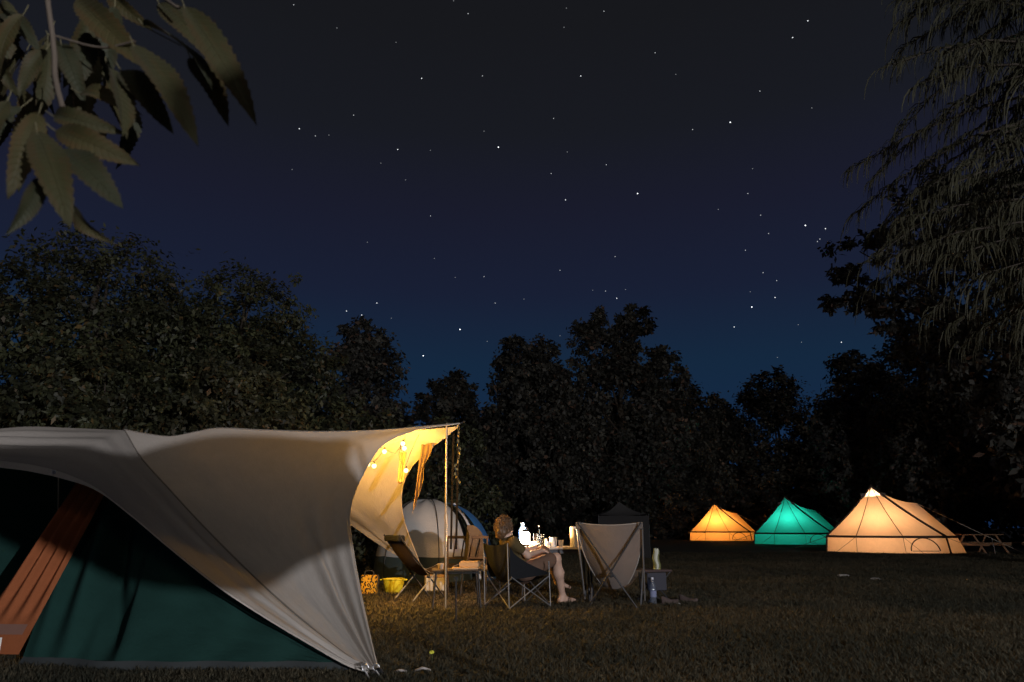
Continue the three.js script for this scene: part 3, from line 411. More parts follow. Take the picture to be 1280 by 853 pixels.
  part('top_cap', [new THREE.ConeGeometry(0.07, 0.1, 12, 1, true).translate(0, h + 0.01, 0), ball(0.035, 0, h + 0.06, 0)], trim, t);
  for (const [k, v] of [[0, 0.84], [3, 0.84]]) { const a = ring[k].clone().lerp(apex, v), g = patch((u, w) => a.clone().add(V((u - 0.5) * 0.2, -0.17 * w + 0.04, 0.01 + 0.05 * w * (1 - Math.abs(u - 0.5)))).addScaledVector(V(ring[k].x, 0, ring[k].z).normalize(), 0.03), 6, 4); part('vent_hood', g, std(0.12, 0.1, 0.09), t); }
  part('centre_pole', rod(V(0, 0.02, 0), V(0, h - 0.02, 0), 0.02, 0.02, 8), metal, t);
  part('door_frame', [rod(V(2.86, 0.02, 0.45), V(1.53, 1.9, 0.02), 0.014), rod(V(2.86, 0.02, -0.45), V(1.53, 1.9, -0.02), 0.014)], metal, t);
  const guys = [[ring[0], 3.6, 2.2], [ring[1], 1.5, 3.7], [ring[2], -1.6, 3.5], [ring[3], -3.6, 1.6], [ring[4], -3.6, -1.6]];
  for (const [a, gx, gz] of guys) part('guy_line', rod(a, V(gx, 0, gz), 0.007, 0.007, 4), darkRope, t);
  part('guy_line', rod(D, V(4.9, 0.01, 0), 0.01, 0.01, 4), rope, t); part('door_peg', rod(V(3.9, 0, 0.1), V(3.87, 0.62, 0.1), 0.012), dullMetal, t);
  // lamps inside
  const L = thing('tent_lantern', 'glowing lantern on the floor inside the ' + o.word + ' bell tent', 'lantern', [0, 0, 0], 0, 'lanterns inside the bell tents'); L.position.set(0.1, 0, 0.3).applyAxisAngle(up, t.rotation.y).add(t.position);
  part('base', new THREE.CylinderGeometry(0.07, 0.08, o.ly - 0.1, 12).translate(0, (o.ly - 0.1) / 2 + 0.03, 0), std(0.3, 0.22, 0.15), L);
  part('lamp_glass', new THREE.SphereGeometry(0.09, 14, 10).translate(0, o.ly, 0), emit(o.lc, 3), L); glow([0, o.ly, 0], o.lc, o.cd, L, 4);
  if (o.cap) {
    const Q = thing('pendant_lamp', 'pendant lamp with open-topped shade under the cream tent peak', 'lamp', [t.position.x, 0, t.position.z]);
    part('lamp_shade', lathe([[0.01, h - 0.62], [0.16, h - 0.6], [0.2, h - 0.46]], 20), std(0.35, 0.25, 0.16), Q);
    part('cord', rod(V(0.06, h - 0.5, 0.06), V(0.03, h - 0.06, 0.03), 0.005), black, Q);
    part('bulb', new THREE.SphereGeometry(0.03, 12, 8).translate(0.06, h - 0.53, 0.06), emit(0xfff0d8, 4), Q); glow([0.06, h - 0.53, 0.06], 0xfff0dc, o.cap, Q, 1);
  }
  return t;
}
bellTent('bell tent glowing warm orange, farthest from the camp table', 15.0, -52, [0.8, 0.46, 0.17], 0.5, { h: 2.68, word: 'orange', lc: new THREE.Color().setRGB(1, 0.6, 0.22), cd: 24, ly: 0.9 });
bellTent('bell tent glowing turquoise green between orange and cream ones', 16.2, -41.5, [0.015, 0.48, 0.37], 0.5, { h: 2.72, word: 'turquoise', lc: new THREE.Color().setRGB(1, 0.95, 0.85), cd: 11, ly: 1.0 });
bellTent('largest looking bell tent, glowing cream with white hot peak', 14.95, -29, [0.82, 0.6, 0.42], 0.5, { h: 2.65, word: 'cream', lc: new THREE.Color().setRGB(1, 0.62, 0.32), cd: 15, ly: 0.7, cap: 3.2 });

// ---------------------------------------------------------------- silver and blue tunnel tent, dark pop-up shelter
{
  const t = thing('tunnel_tent', 'silver grey dome tent with blue doorway beyond the awning', 'tent', [-1.75, 0, -14.6]), silver = cloth(0.5, 0.49, 0.47), skirt = std(0.03, 0.045, 0.04), blue = cloth(0.05, 0.2, 0.5, 0.2);
  const shell = (a0, a1, y0, y1) => patch((u, v) => { const a = lerp(a0, a1, u), f = lerp(y0, y1, v), w = Math.pow(Math.cos(f * PI / 2), 0.7), px = Math.cos(a) * 1.05 * w, pz = Math.sin(a) * 1.2 * w; return V(px, 1.6 * Math.sin(f * PI / 2) * (1 - 0.03 * Math.abs(Math.sin(a * 4))), pz); }, 40, 20, 3, 2);
  part('canopy', shell(0.55, PI * 2 - 0.55, 0.2, 1), silver, t); part('skirt', shell(0.4, PI * 2 - 0.4, 0, 0.2), skirt, t);
  part('door', patch((u, v) => { const a = lerp(-0.55, 0.55, u), f = v, w = Math.pow(Math.cos(f * PI / 2), 0.7); return V(Math.cos(a) * 1.15 * w + 0.28 * (1 - v * v), 1.55 * Math.sin(f * PI / 2), Math.sin(a) * 1.2 * w); }, 16, 16), blue, t, 'blue doorway fabric');
  part('door_trim', [tube([[1.12, 0.02, 0.3], [1.05, 0.6, 0.28], [0.8, 1.2, 0.22], [0.55, 1.5, 0.1]], 0.03, 30, 6), patch((u, v) => V(1.2 - 0.35 * v, lerp(0.45, 1.3, v), 0.36 - 0.14 * u * (1 - v) - 0.06 * v), 6, 8)], std(0.7, 0.7, 0.72), t);
  for (const a of [1.2, 2.3, 3.9, 5.1]) part('tent_pole', tube(Array.from({ length: 12 }, (_, i) => { const f = i / 11, w = Math.pow(Math.cos(f * PI / 2), 0.7) * 1.012; return V(Math.cos(a) * 1.05 * w, 1.605 * Math.sin(f * PI / 2), Math.sin(a) * 1.2 * w); }), 0.008, 24, 5), darkMetal, t);
}
{
  const t = thing('popup_shelter', 'dark grey pop-up shelter with pointed roof beyond the pale camp chair', 'shelter', [3.82, 0, -25]), m = cloth(0.06, 0.06, 0.062), q = 0.86;
  const roof = (a, b) => patch((u, v) => { const p = V(...a).lerp(V(...b), u); p.y -= 0.05 * Math.sin(PI * u) * (1 - v); return p.lerp(V(0, 1.9, 0), v).add(V(0, -0.1 * Math.sin(PI * v), 0)); }, 12, 10), C = [[-q, 1.44, q], [q, 1.46, q], [q, 1.46, -q], [-q, 1.44, -q]];
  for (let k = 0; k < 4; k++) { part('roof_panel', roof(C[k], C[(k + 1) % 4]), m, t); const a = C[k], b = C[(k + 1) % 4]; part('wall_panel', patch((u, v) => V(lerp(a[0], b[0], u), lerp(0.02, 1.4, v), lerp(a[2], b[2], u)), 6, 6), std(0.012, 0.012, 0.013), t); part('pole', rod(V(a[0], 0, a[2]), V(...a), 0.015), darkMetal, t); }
}
// ---------------------------------------------------------------- picnic benches beside the cream tent
for (const [x, z, turn, w] of [[18.2, -27.6, 0.35, 'with pale seat plank beside the cream tent'], [20.6, -27.2, -0.1, 'in the shade under the weeping conifer']]) {
  const t = thing('picnic_table', 'wooden picnic table ' + w, 'picnic table', [x, 0, z], turn, 'picnic tables at the wood edge'), wd = std(0.3, 0.17, 0.09, { map: weave });
  for (let k = 0; k < 5; k++) part('top_plank', box(1.7, 0.035, 0.125, 0, 0.74, -0.28 + k * 0.14, 0.006), wd, t);
  for (const s of [-1, 1]) for (let k = 0; k < 2; k++) part('seat_plank', box(1.7, 0.035, 0.12, 0, 0.44, s * (0.62 + k * 0.135), 0.006), wd, t);
  for (const s of [-1, 1]) { for (const q of [-1, 1]) part('leg', rod(V(s * 0.6, 0, q * 0.62), V(s * 0.6, 0.72, q * 0.2), 0.04, 0.04, 4), wd, t); part('crossbar', box(0.04, 0.09, 1.5, s * 0.6, 0.38, 0), wd, t); }
}
// ---------------------------------------------------------------- camp furniture
const slingBlack = cloth(0.015, 0.016, 0.018), slingGrey = cloth(0.16, 0.14, 0.128, 0.2), slingBrown = cloth(0.05, 0.035, 0.03);
// profile: list of [forward, height]; width across; sag in the middle
function sling(profile, w0, w1, sag, dir = V(0, 1, 0)) { const c = new THREE.CatmullRomCurve3(profile.map(([x, y]) => V(x, y, 0))); return patch((u, v) => { const p = c.getPoint(v), e = (u - 0.5) * 2, w = lerp(w0, w1, v) / 2; return V(p.x - sag * (1 - e * e) * Math.sin(PI * (0.15 + 0.7 * v)) * 0.6, p.y - sag * (1 - e * e) * (1 - 0.6 * v), e * w); }, 14, 28, 1, 1.4); }
{
  // black camp chair the person sits in, turned three quarters from the camera
  const t = thing('camp_chair', 'black folding camp chair with the seated person', 'chair', [0.08, 0, -9.68], 0.56);
  part('seat', sling([[0.3, 0.43], [0.1, 0.37], [-0.1, 0.36], [-0.2, 0.42]], 0.56, 0.54, 0.04), slingBlack, t);
  part('backrest', sling([[-0.2, 0.42], [-0.3, 0.6], [-0.37, 0.84]], 0.56, 0.64, 0.09), slingBlack, t);
  for (const s of [-1, 1]) part('side_fabric', patch((u, v) => { const a = V(-0.3 + u * 0.58, lerp(0.42, 0.38 + 0.05 * u, 1), s * 0.28), b = V(-0.33 + u * 0.6, lerp(0.8, 0.46, Math.pow(u, 0.6)), s * 0.32); return a.lerp(b, v); }, 10, 5), slingBlack, t);
  for (const s of [-1, 1]) {
    part('leg', rod(V(-0.33, 0, s * 0.31), V(-0.36, 0.84, s * 0.31), 0.009), dullMetal, t); part('leg', rod(V(0.31, 0, s * 0.31), V(0.29, 0.6, s * 0.31), 0.009), dullMetal, t);
    part('cross_strut', rod(V(-0.33, 0.04, s * 0.31), V(0.3, 0.42, s * 0.31), 0.008), dullMetal, t); part('cross_strut', rod(V(0.31, 0.04, s * 0.31), V(-0.3, 0.42, s * 0.31), 0.008), dullMetal, t);
  }
  for (const f of [-1, 1]) { part('cross_strut', rod(V(f * 0.32, 0.03, -0.31), V(f * 0.3, 0.4, 0.31), 0.008), dullMetal, t); part('cross_strut', rod(V(f * 0.32, 0.03, 0.31), V(f * 0.3, 0.4, -0.31), 0.008), dullMetal, t); }
  for (const s of [-1, 1]) for (const f of [-0.33, 0.31]) part('foot_cap', new THREE.CylinderGeometry(0.014, 0.018, 0.03, 8).translate(f, 0.015, s * 0.31), black, t);
}
{
  // pale high-backed chair, back towards the camera
  const t = thing('camp_chair', 'pale grey high-backed sling chair standing empty at the table', 'chair', [1.38, 0, -9.75], PI / 2 - 0.25);
  const P = (x, y, z) => V(x, y, z);
  const back = (u, v) => { const e = (u - 0.5) * 2, y = lerp(0.3, 1.1, v), w = 0.43 * Math.pow(Math.sin(PI / 2 * Math.min(1, v * 0.86 + 0.16)), 0.62), dip = -0.035 * (1 - e * e) * sstep(v, 0.7, 1); return V(lerp(0.02, -0.34, Math.pow(v, 0.9)) - 0.12 * (1 - e * e) * Math.sin(PI * (0.15 + v * 0.7)), y + dip - 0.06 * (1 - v) * (1 - e * e), e * w); };
  part('backrest', patch(back, 26, 26, 1, 1.2), slingGrey, t);
  part('seat', patch((u, v) => { const e = (u - 0.5) * 2; return V(lerp(0.02, 0.44, v) + 0.02, lerp(0.3, 0.46, v) - 0.07 * (1 - e * e) * (1 - v * 0.8), e * lerp(0.23, 0.36, v)); }, 16, 12), slingGrey, t);
  part('edge_piping', [tube(Array.from({ length: 20 }, (_, i) => back(0, i / 19)), 0.008, 40, 6), tube(Array.from({ length: 20 }, (_, i) => back(1, i / 19)), 0.008, 40, 6), tube(Array.from({ length: 12 }, (_, i) => back(i / 11, 1)), 0.007, 24, 6)], std(0.3, 0.27, 0.24), t);
  for (const s of [-1, 1]) {
    part('back_pole', rod(P(-0.38, 1.1, s * 0.42), P(-0.33, 0.42, -s * 0.04), 0.013), black, t); part('leg', rod(P(-0.33, 0.44, -s * 0.03), P(-0.3, 0, -s * 0.34), 0.012), darkMetal, t);
    part('leg', rod(P(0.46, 0.47, s * 0.36), P(0.1, 0, s * 0.33), 0.012), metal, t); part('leg', rod(P(0.08, 0.45, s * 0.33), P(0.44, 0, s * 0.33), 0.012), darkMetal, t);
    part('side_pole', rod(P(-0.36, 1.08, s * 0.435), P(-0.02, 0.1, s * 0.4), 0.011), metal, t); part('corner_pocket', box(0.03, 0.09, 0.07, -0.37, 1.06, s * 0.41, 0.008), slingGrey, t);
  }
  part('hub', ball(0.03, -0.335, 0.43, 0), black, t);
}
{
  // low reclining chair under the awning, seen from the side
  const t = thing('lounge_chair', 'low reclining chair with dark sling beside the awning pole', 'chair', [-1.3, 0, -10.62], 0.6);
  part('backrest', sling([[-0.02, 0.38], [-0.25, 0.55], [-0.52, 0.9]], 0.5, 0.5, 0.03), slingBrown, t);
  part('headrest', box(0.12, 0.09, 0.5, -0.5, 0.88, 0, 0.03).rotateZ(0.0), slingBlack, t);
  part('seat', sling([[0.44, 0.5], [0.2, 0.42], [-0.02, 0.38]], 0.5, 0.5, 0.03), slingBrown, t);
  for (const s of [-1, 1]) {
    part('side_rail', tube([[-0.55, 0.93, s * 0.26], [-0.25, 0.57, s * 0.26], [-0.02, 0.4, s * 0.26], [0.46, 0.51, s * 0.26]], 0.012, 24, 7), darkMetal, t);
    part('leg', rod(V(-0.5, 0.86, s * 0.27), V(0.26, 0, s * 0.27), 0.012), s > 0 ? darkMetal : darkMetal, t); part('leg', rod(V(0.06, 0.42, s * 0.28), V(-0.34, 0, s * 0.28), 0.012), dullMetal, t);
    part('joint', ball(0.03, -0.07, 0.36, s * 0.28), black, t);
  }
  part('crossbar', [rod(V(0.26, 0.01, -0.27), V(0.26, 0.01, 0.27), 0.011), rod(V(-0.34, 0.01, -0.28), V(-0.34, 0.01, 0.28), 0.011)], dullMetal, t);
}
{
  const t = thing('side_table', 'low dark folding table with wooden boards beside the awning pole', 'table', [-0.74, 0, -9.62], 0.12);
  part('tabletop', [box(0.66, 0.02, 0.5, 0, 0.49, 0, 0.006)], std(0.05, 0.035, 0.025), t);
  for (const [x, z] of [[-0.3, 0.22], [0.3, 0.22], [-0.3, -0.22], [0.3, -0.22]]) part('leg', rod(V(x * 1.05, 0, z * 1.1), V(x * 0.9, 0.48, z * 0.9), 0.011), darkMetal, t);
  part('frame', [rod(V(-0.3, 0.46, 0.22), V(0.3, 0.46, 0.22), 0.009), rod(V(-0.3, 0.46, -0.22), V(0.3, 0.46, -0.22), 0.009)], darkMetal, t);
}
const wood = std(0.5, 0.33, 0.18, { roughness: 0.55, map: tex(256, (u, v) => { const k = 0.75 + 0.25 * n64(u * 8, v * 64) * (0.7 + 0.3 * n16(u * 16, v * 16)); return [k, k, k]; }) });
solo('wooden_board', [box(0.34, 0.025, 0.2, 0, 0, 0, 0.008).rotateY(0.1).translate(-0.62, 0.514, -9.52)], wood, 'pale wooden board lying flat on the low dark table', 'board');
solo('wooden_box', [box(0.26, 0.06, 0.18, 0, 0, 0, 0.008).rotateY(-0.1).translate(-0.56, 0.559, -9.55), box(0.24, 0.012, 0.16, 0, 0, 0, 0.004).rotateY(-0.1).translate(-0.56, 0.596, -9.55)], wood, 'flat wooden box stacked on the pale wooden board', 'box');
solo('cup', lathe([[0, 0.5], [0.035, 0.5], [0.04, 0.57], [0.036, 0.57], [0.032, 0.51]], 16).translate(-0.95, 0.002, -9.55), std(0.4, 0.33, 0.26), 'small clay cup on the low dark table beside the pole', 'cup');
solo('ground_stake', [rod(V(-0.61, -0.05, -8.0), V(-0.625, 0.5, -8.02), 0.009, 0.011), ball(0.014, -0.61, 0.03, -7.99), box(0.05, 0.02, 0.02, -0.625, 0.5, -8.02, 0.005)], black, 'thin black stake standing in the lawn before the low table', 'stake');
{
  const t = thing('slatted_chair', 'dark slatted folding chair behind the low table', 'chair', [-0.72, 0, -11.5], 0.1), m = std(0.03, 0.018, 0.012);
  for (const s of [-1, 1]) { part('back_post', rod(V(s * 0.3, 0, 0.1), V(s * 0.32, 0.9, 0.02), 0.014), m, t); part('leg', rod(V(s * 0.3, 0, -0.35), V(s * 0.3, 0.45, 0.05), 0.014), m, t); }
  part('top_rail', box(0.68, 0.045, 0.025, 0, 0.88, 0.02, 0.006), m, t); part('lower_rail', box(0.64, 0.035, 0.025, 0, 0.56, 0.05, 0.006), m, t);
  for (const x of [-0.2, -0.07, 0.07, 0.2]) part('slat', rod(V(x - 0.03, 0.57, 0.05), V(x + 0.02, 0.88, 0.02), 0.012, 0.012, 5), m, t);
  for (let k = 0; k < 4; k++) part('seat_slat', box(0.6, 0.02, 0.08, 0, 0.45, 0.02 - k * 0.1, 0.005), m, t);
}
{
  const t = thing('shell_chair', 'beige padded chair with rounded back behind the seated person', 'chair', [-0.5, 0, -11.3], -0.5), m = cloth(0.06, 0.05, 0.042);
  part('backrest', patch((u, v) => { const a = lerp(-1.2, 1.2, u), r = 0.27 - 0.05 * v; return V(-Math.cos(a) * r, 0.45 + v * (0.62 - 0.16 * Math.pow(Math.abs(u - 0.5) * 2, 3)), Math.sin(a) * r); }, 18, 12), m, t);
  part('seat', box(0.46, 0.08, 0.46, 0.02, 0.43, 0, 0.03), m, t);
  for (const [x, z] of [[-0.2, -0.2], [-0.2, 0.2], [0.22, -0.2], [0.22, 0.2]]) part('leg', rod(V(x * 1.1, 0, z * 1.1), V(x, 0.4, z), 0.012), darkMetal, t);
}
// ---------------------------------------------------------------- camp table and what stands on it
{
  const t = thing('camp_table', 'long folding camp table behind the seated person', 'table', [0.62, 0, -10.55]);
  part('tabletop', box(1.1, 0.03, 0.7, 0, 0.745, 0, 0.008), std(0.42, 0.38, 0.33, { roughness: 0.5 }), t);
  for (const [x, z] of [[-0.48, 0.28], [0.48, 0.28], [-0.48, -0.28], [0.48, -0.28]]) part('leg', rod(V(x, 0, z), V(x * 0.96, 0.73, z), 0.015), darkMetal, t);
  part('apron', [box(1.0, 0.05, 0.015, 0, 0.7, 0.3), box(1.0, 0.05, 0.015, 0, 0.7, -0.3)], darkMetal, t);
}
{
  const t = thing('camp_lantern', 'dazzling white camp lantern standing on the long table', 'lantern', [0.19, 0.762, -10.36]);
  part('base', lathe([[0, 0], [0.06, 0], [0.062, 0.03], [0.05, 0.045], [0, 0.045]]), black, t);
  part('lamp_globe', lathe([[0.055, 0.045], [0.068, 0.06], [0.07, 0.19], [0.058, 0.205], [0.0, 0.207]]), emit(0xfff0da, 30), t);
  part('top', lathe([[0.05, 0.205], [0.05, 0.225], [0.02, 0.245], [0, 0.245]]), black, t);
  part('handle', new THREE.TorusGeometry(0.045, 0.003, 6, 20, PI).translate(0, 0.235, 0), dullMetal, t);
  glow([0, 0.13, 0], 0xffbe7c, 15, t, 3);
}
const cupAt = (x, z, s = 1, mat = white) => { const g = lathe([[0, 0], [0.034, 0], [0.042, 0.1], [0.039, 0.1], [0.031, 0.006]], 18).scale(s, s, s); g.translate(x, 0.762, z); return g; };
solo('cup', cupAt(0.6, -10.32, 1.35), white, 'large white cup beside the tall white candle cylinder', 'cup', 'white cups on the long table');
solo('cup', cupAt(0.71, -10.34, 0.95), white, 'small white cup beside the tall white candle cylinder', 'cup', 'white cups on the long table');
solo('cup', cupAt(0.52, -10.3, 0.75), white, 'smallest white cup beside the lantern', 'cup', 'white cups on the long table');
{ const t = thing('pillar_candle', 'tall white candle cylinder at the end of the long table', 'candle', [0.9, 0.762, -10.35]); part('wax', lathe([[0, 0], [0.054, 0], [0.055, 0.28], [0.05, 0.285], [0, 0.275]]), phys(0.8, 0.74, 0.62, { roughness: 0.5 }), t); part('wick', rod(V(0, 0.27, 0), V(0.004, 0.3, 0), 0.002), black, t); }
{ const t = thing('glass_bottle', 'clear glass bottle catching the lantern light', 'bottle', [0.4, 0.762, -10.48]); part('glass', lathe([[0, 0], [0.036, 0], [0.037, 0.15], [0.014, 0.21], [0.013, 0.28], [0.016, 0.285]], 18), phys(0.85, 0.93, 1, { roughness: 0.05, transmission: 1, thickness: 0 }), t); part('stopper', rod(V(0, 0.28, 0), V(0, 0.3, 0), 0.012), metal, t); }
{ const t = thing('blue_bottle', 'blue plastic water bottle behind the lantern', 'bottle', [0.16, 0.762, -10.66]); part('body', lathe([[0, 0], [0.06, 0], [0.062, 0.24], [0.03, 0.29], [0.026, 0.31], [0, 0.31]], 18), phys(0.25, 0.5, 0.95, { roughness: 0.2, transmission: 0.6, thickness: 0 }), t); part('lid', lathe([[0, 0.31], [0.028, 0.31], [0.028, 0.34], [0, 0.342]], 14), std(0.2, 0.4, 0.8), t); }
for (const [x, z, w] of [[0.34, -10.3, 'beside the clear bottle'], [0.46, -10.62, 'at the back of the long table']]) { const t = thing('wine_glass', 'stemmed drinking glass ' + w, 'glass', [x, 0.762, z], 0, 'glasses on the long table'); part('bowl', lathe([[0.004, 0.075], [0.03, 0.1], [0.036, 0.14], [0.03, 0.18]], 16), phys(0.95, 0.95, 0.95, { roughness: 0.04, transmission: 1, thickness: 0 }), t); part('stem', lathe([[0.0, 0.0], [0.032, 0.0], [0.03, 0.004], [0.004, 0.012], [0.004, 0.075]], 14), phys(0.9, 0.9, 0.9, { roughness: 0.05, transmission: 0.9, thickness: 0 }), t); }
{ const t = thing('napkin_pile', 'crumpled white napkins beside the lantern', 'napkin', [0.32, 0.762, -10.28]); part('napkin', patch((u, v) => V((u - 0.5) * 0.16, 0.015 + 0.05 * n8(u * 5, v * 5), (v - 0.5) * 0.12), 16, 12), white, t); }
{ const t = thing('beer_can', 'small metal can at the back of the long table', 'can', [0.52, 0.762, -10.75]); part('body', lathe([[0, 0], [0.03, 0], [0.033, 0.01], [0.033, 0.1], [0.027, 0.115], [0, 0.112]], 18), metal, t); part('tab', box(0.015, 0.003, 0.022, 0, 0.115, 0), metal, t); }
{ const t = thing('serving_bowl', 'pale serving bowl behind the lantern', 'bowl', [0.3, 0.762, -10.72]); part('bowl', lathe([[0, 0], [0.05, 0], [0.11, 0.07], [0.105, 0.07], [0.045, 0.008]], 22), std(0.7, 0.6, 0.5, { roughness: 0.4 }), t); }
// ---------------------------------------------------------------- things on the lawn
{ const t = thing('tote_bag', 'yellow and black patterned bag standing under the awning', 'bag', [-2.26, 0, -11.45]);
  const pm = tex(256, (u, v) => { const q = fbm(u * 1.5 % 1, v * 1.5 % 1), on = n16(u * 16, v * 16) > 0.48; return on ? [0.62 + q * 0.3, 0.48 + q * 0.2, 0.1] : [0.06, 0.06, 0.04]; }, true);
  part('body', box(0.26, 0.3, 0.15, 0, 0.155, 0, 0.03), std(0.9, 0.9, 0.9, { map: pm }), t); part('handle', [tube([[-0.07, 0.29, 0.06], [-0.06, 0.36, 0.07], [0.06, 0.36, 0.07], [0.07, 0.29, 0.06]], 0.008, 20, 6), tube([[0.1, 0.3, 0], [0.14, 0.3, 0.04], [0.145, 0.12, 0.05]], 0.01, 12, 6)], black, t); }
{ const t = thing('bucket', 'lemon yellow plastic tub on the lawn under the awning', 'tub', [-1.92, 0, -11.7]), m = std(0.62, 0.56, 0.03, { roughness: 0.45 });
  part('body', lathe([[0, 0.005], [0.135, 0.005], [0.175, 0.225], [0.18, 0.225], [0.165, 0.225], [0.128, 0.015], [0, 0.015]], 26), m, t); part('rim', new THREE.TorusGeometry(0.178, 0.009, 6, 30).rotateX(PI / 2).translate(0, 0.225, 0), m, t); for (const s of [-1, 1]) part('grip', box(0.05, 0.02, 0.08, s * 0.195, 0.215, 0, 0.008), m, t); }
{ const t = thing('storage_box', 'white storage box on the lawn behind the reclining chair', 'box', [-1.26, 0, -11.95], 0.2), m = std(0.55, 0.5, 0.42, { roughness: 0.6 });
  part('body', box(0.36, 0.24, 0.28, 0, 0.122, 0, 0.02), m, t); part('lid', box(0.39, 0.04, 0.31, 0, 0.262, 0, 0.012), std(0.45, 0.3, 0.2), t); }
{ const t = thing('camp_stool', 'low black camp stool behind the pale high-backed chair', 'stool', [2.02, 0, -10.35], 0.3);
  part('seat', box(0.44, 0.03, 0.36, 0, 0.44, 0, 0.01), std(0.05, 0.03, 0.028), t); for (const s of [-1, 1]) { part('leg', rod(V(-0.2, 0, s * 0.16), V(0.2, 0.43, s * 0.16), 0.011), darkMetal, t); part('leg', rod(V(0.2, 0, s * 0.16), V(-0.2, 0.43, s * 0.16), 0.011), darkMetal, t); } part('side_bag', box(0.3, 0.24, 0.03, -0.04, 0.3, 0.19, 0.012), std(0.03, 0.03, 0.04), t); }
{ const t = thing('snack_packet', 'crumpled yellow green packet standing on the black stool', 'packet', [2.08, 0.456, -10.32]); part('body', patch((u, v) => { const a = u * 6.283, w = 0.055 * (1 - 0.35 * Math.pow(v, 3)); return V(Math.cos(a) * w + 0.01 * Math.sin(v * 9), v * 0.28 + 0.012 * Math.sin(a * 3) * v, Math.sin(a) * w * 0.5 * (1 - 0.7 * v)); }, 20, 14), std(0.1, 0.1, 0.032, { roughness: 0.4 }), t); part('bottom', box(0.1, 0.01, 0.05, 0, 0.006, 0), std(0.3, 0.3, 0.1), t); }
{ const t = thing('water_bottle', 'clear ribbed water bottle standing on the lawn beside the pale chair', 'bottle', [1.95, 0, -10.02]); part('body', lathe([[0, 0.002], [0.044, 0.002], [0.047, 0.02], [0.044, 0.09], [0.047, 0.1], [0.044, 0.18], [0.047, 0.2], [0.04, 0.26], [0.016, 0.32], [0.015, 0.34]], 18), phys(0.6, 0.65, 0.75, { roughness: 0.08, transmission: 0.9, thickness: 0 }), t); part('cap', lathe([[0, 0.365], [0.017, 0.365], [0.018, 0.338], [0.014, 0.338]], 12), std(0.6, 0.6, 0.65), t); part('paper_label', lathe([[0.0475, 0.11], [0.0475, 0.19]], 18), std(0.16, 0.18, 0.28), t); }
for (const [x, z, a, w] of [[2.2, -10.1, 0.4, 'lying open beside the water bottle'], [2.5, -10.3, -0.6, 'tossed farther out on the lawn']]) { const t = thing('shoe', 'dark low shoe ' + w, 'shoe', [x, 0, z], a, 'shoes dropped on the lawn'); part('upper', patch((u, v) => { const f = (u - 0.5) * 2, h = (0.05 + 0.05 * sstep(-f, -0.2, 0.9)) * Math.sin(PI * Math.min(0.96, v * 0.5 + 0.5)), w2 = 0.042 * Math.pow(1 - f * f * f * f, 0.5); const s = v * PI; return V(f * 0.14, 0.02 + Math.sin(s) * (0.05 + 0.045 * sstep(-f, -0.2, 0.9)), Math.cos(s) * w2); }, 14, 10), std(0.06, 0.04, 0.035), t); part('sole', box(0.28, 0.022, 0.085, 0, 0.012, 0, 0.01), std(0.3, 0.28, 0.26), t); }
for (const [x, z, a, w] of [[0.45, -10.28, 0.3, 'under the camp chair'], [0.98, -10.5, -0.5, 'ahead of the bare foot']]) { const t = thing('sandal', 'flat tan sandal ' + w, 'sandal', [x, 0, z], a, 'sandals by the bare foot'); part('sole', new THREE.CylinderGeometry(0.05, 0.05, 0.018, 18).scale(2.4, 1, 0.85).translate(0, 0.014, 0), std(0.35, 0.22, 0.1), t); part('thong', [tube([[0.06, 0.02, 0], [0.03, 0.05, 0.01], [-0.02, 0.025, 0.035]], 0.005, 12, 5), tube([[0.06, 0.02, 0], [0.03, 0.05, -0.01], [-0.02, 0.025, -0.035]], 0.005, 12, 5)], black, t); }
for (const [x, z, s, w] of [[7.1, -15.4, 1, 'rounder of two on the dark meadow'], [7.32, -14.5, 0.8, 'flatter of two on the dark meadow']]) { const g = new THREE.IcosahedronGeometry(0.075 * s, 3), p = g.attributes.position; for (let i = 0; i < p.count; i++) { const q = V().fromBufferAttribute(p, i), k = 0.75 + 0.5 * noise3(q.x * 19, q.y * 19, q.z * 19); p.setXYZ(i, q.x * k * 1.7, Math.max(-0.02, q.y * k * 0.4), q.z * k); } g.computeVertexNormals(); g.translate(x, 0.03, z); solo('field_stone', g, std(0.5, 0.5, 0.5), 'pale flat stone, ' + w, 'stone', 'pale stones on the meadow'); }
{ const t = thing('wild_flower', 'tiny yellow wild flower growing beside the flysheet peg', 'flower', [-0.64, 0, -5.9]); part('stem', tube([[0, 0, 0], [0.005, 0.04, 0], [0, 0.08, 0.004]], 0.0015, 8, 5), std(0.1, 0.14, 0.04), t); for (let k = 0; k < 8; k++) part('petal', new THREE.SphereGeometry(0.007, 6, 5).scale(1.6, 0.4, 0.8).translate(0.011, 0, 0).rotateY(k * PI / 4).rotateX(0.6).translate(0, 0.082, 0.004), std(0.6, 0.6, 0.06), t); part('heart', ball(0.007, 0, 0.085, 0.004), std(0.55, 0.45, 0.03), t); }
for (const [pts, w] of [[[[-0.87, 0.012, -5.5], [-0.82, 0.03, -5.46], [-0.77, 0.012, -5.5]], 'nearer the peg'], [[[-0.72, 0.012, -5.56], [-0.66, 0.035, -5.52], [-0.61, 0.012, -5.56]], 'nearer the yellow flower']]) solo('loose_strap', tube(pts, 0.009, 14, 6), std(0.35, 0.32, 0.3), 'short curled pale strap on the lawn, ' + w, 'strap', 'curled straps by the flysheet peg');
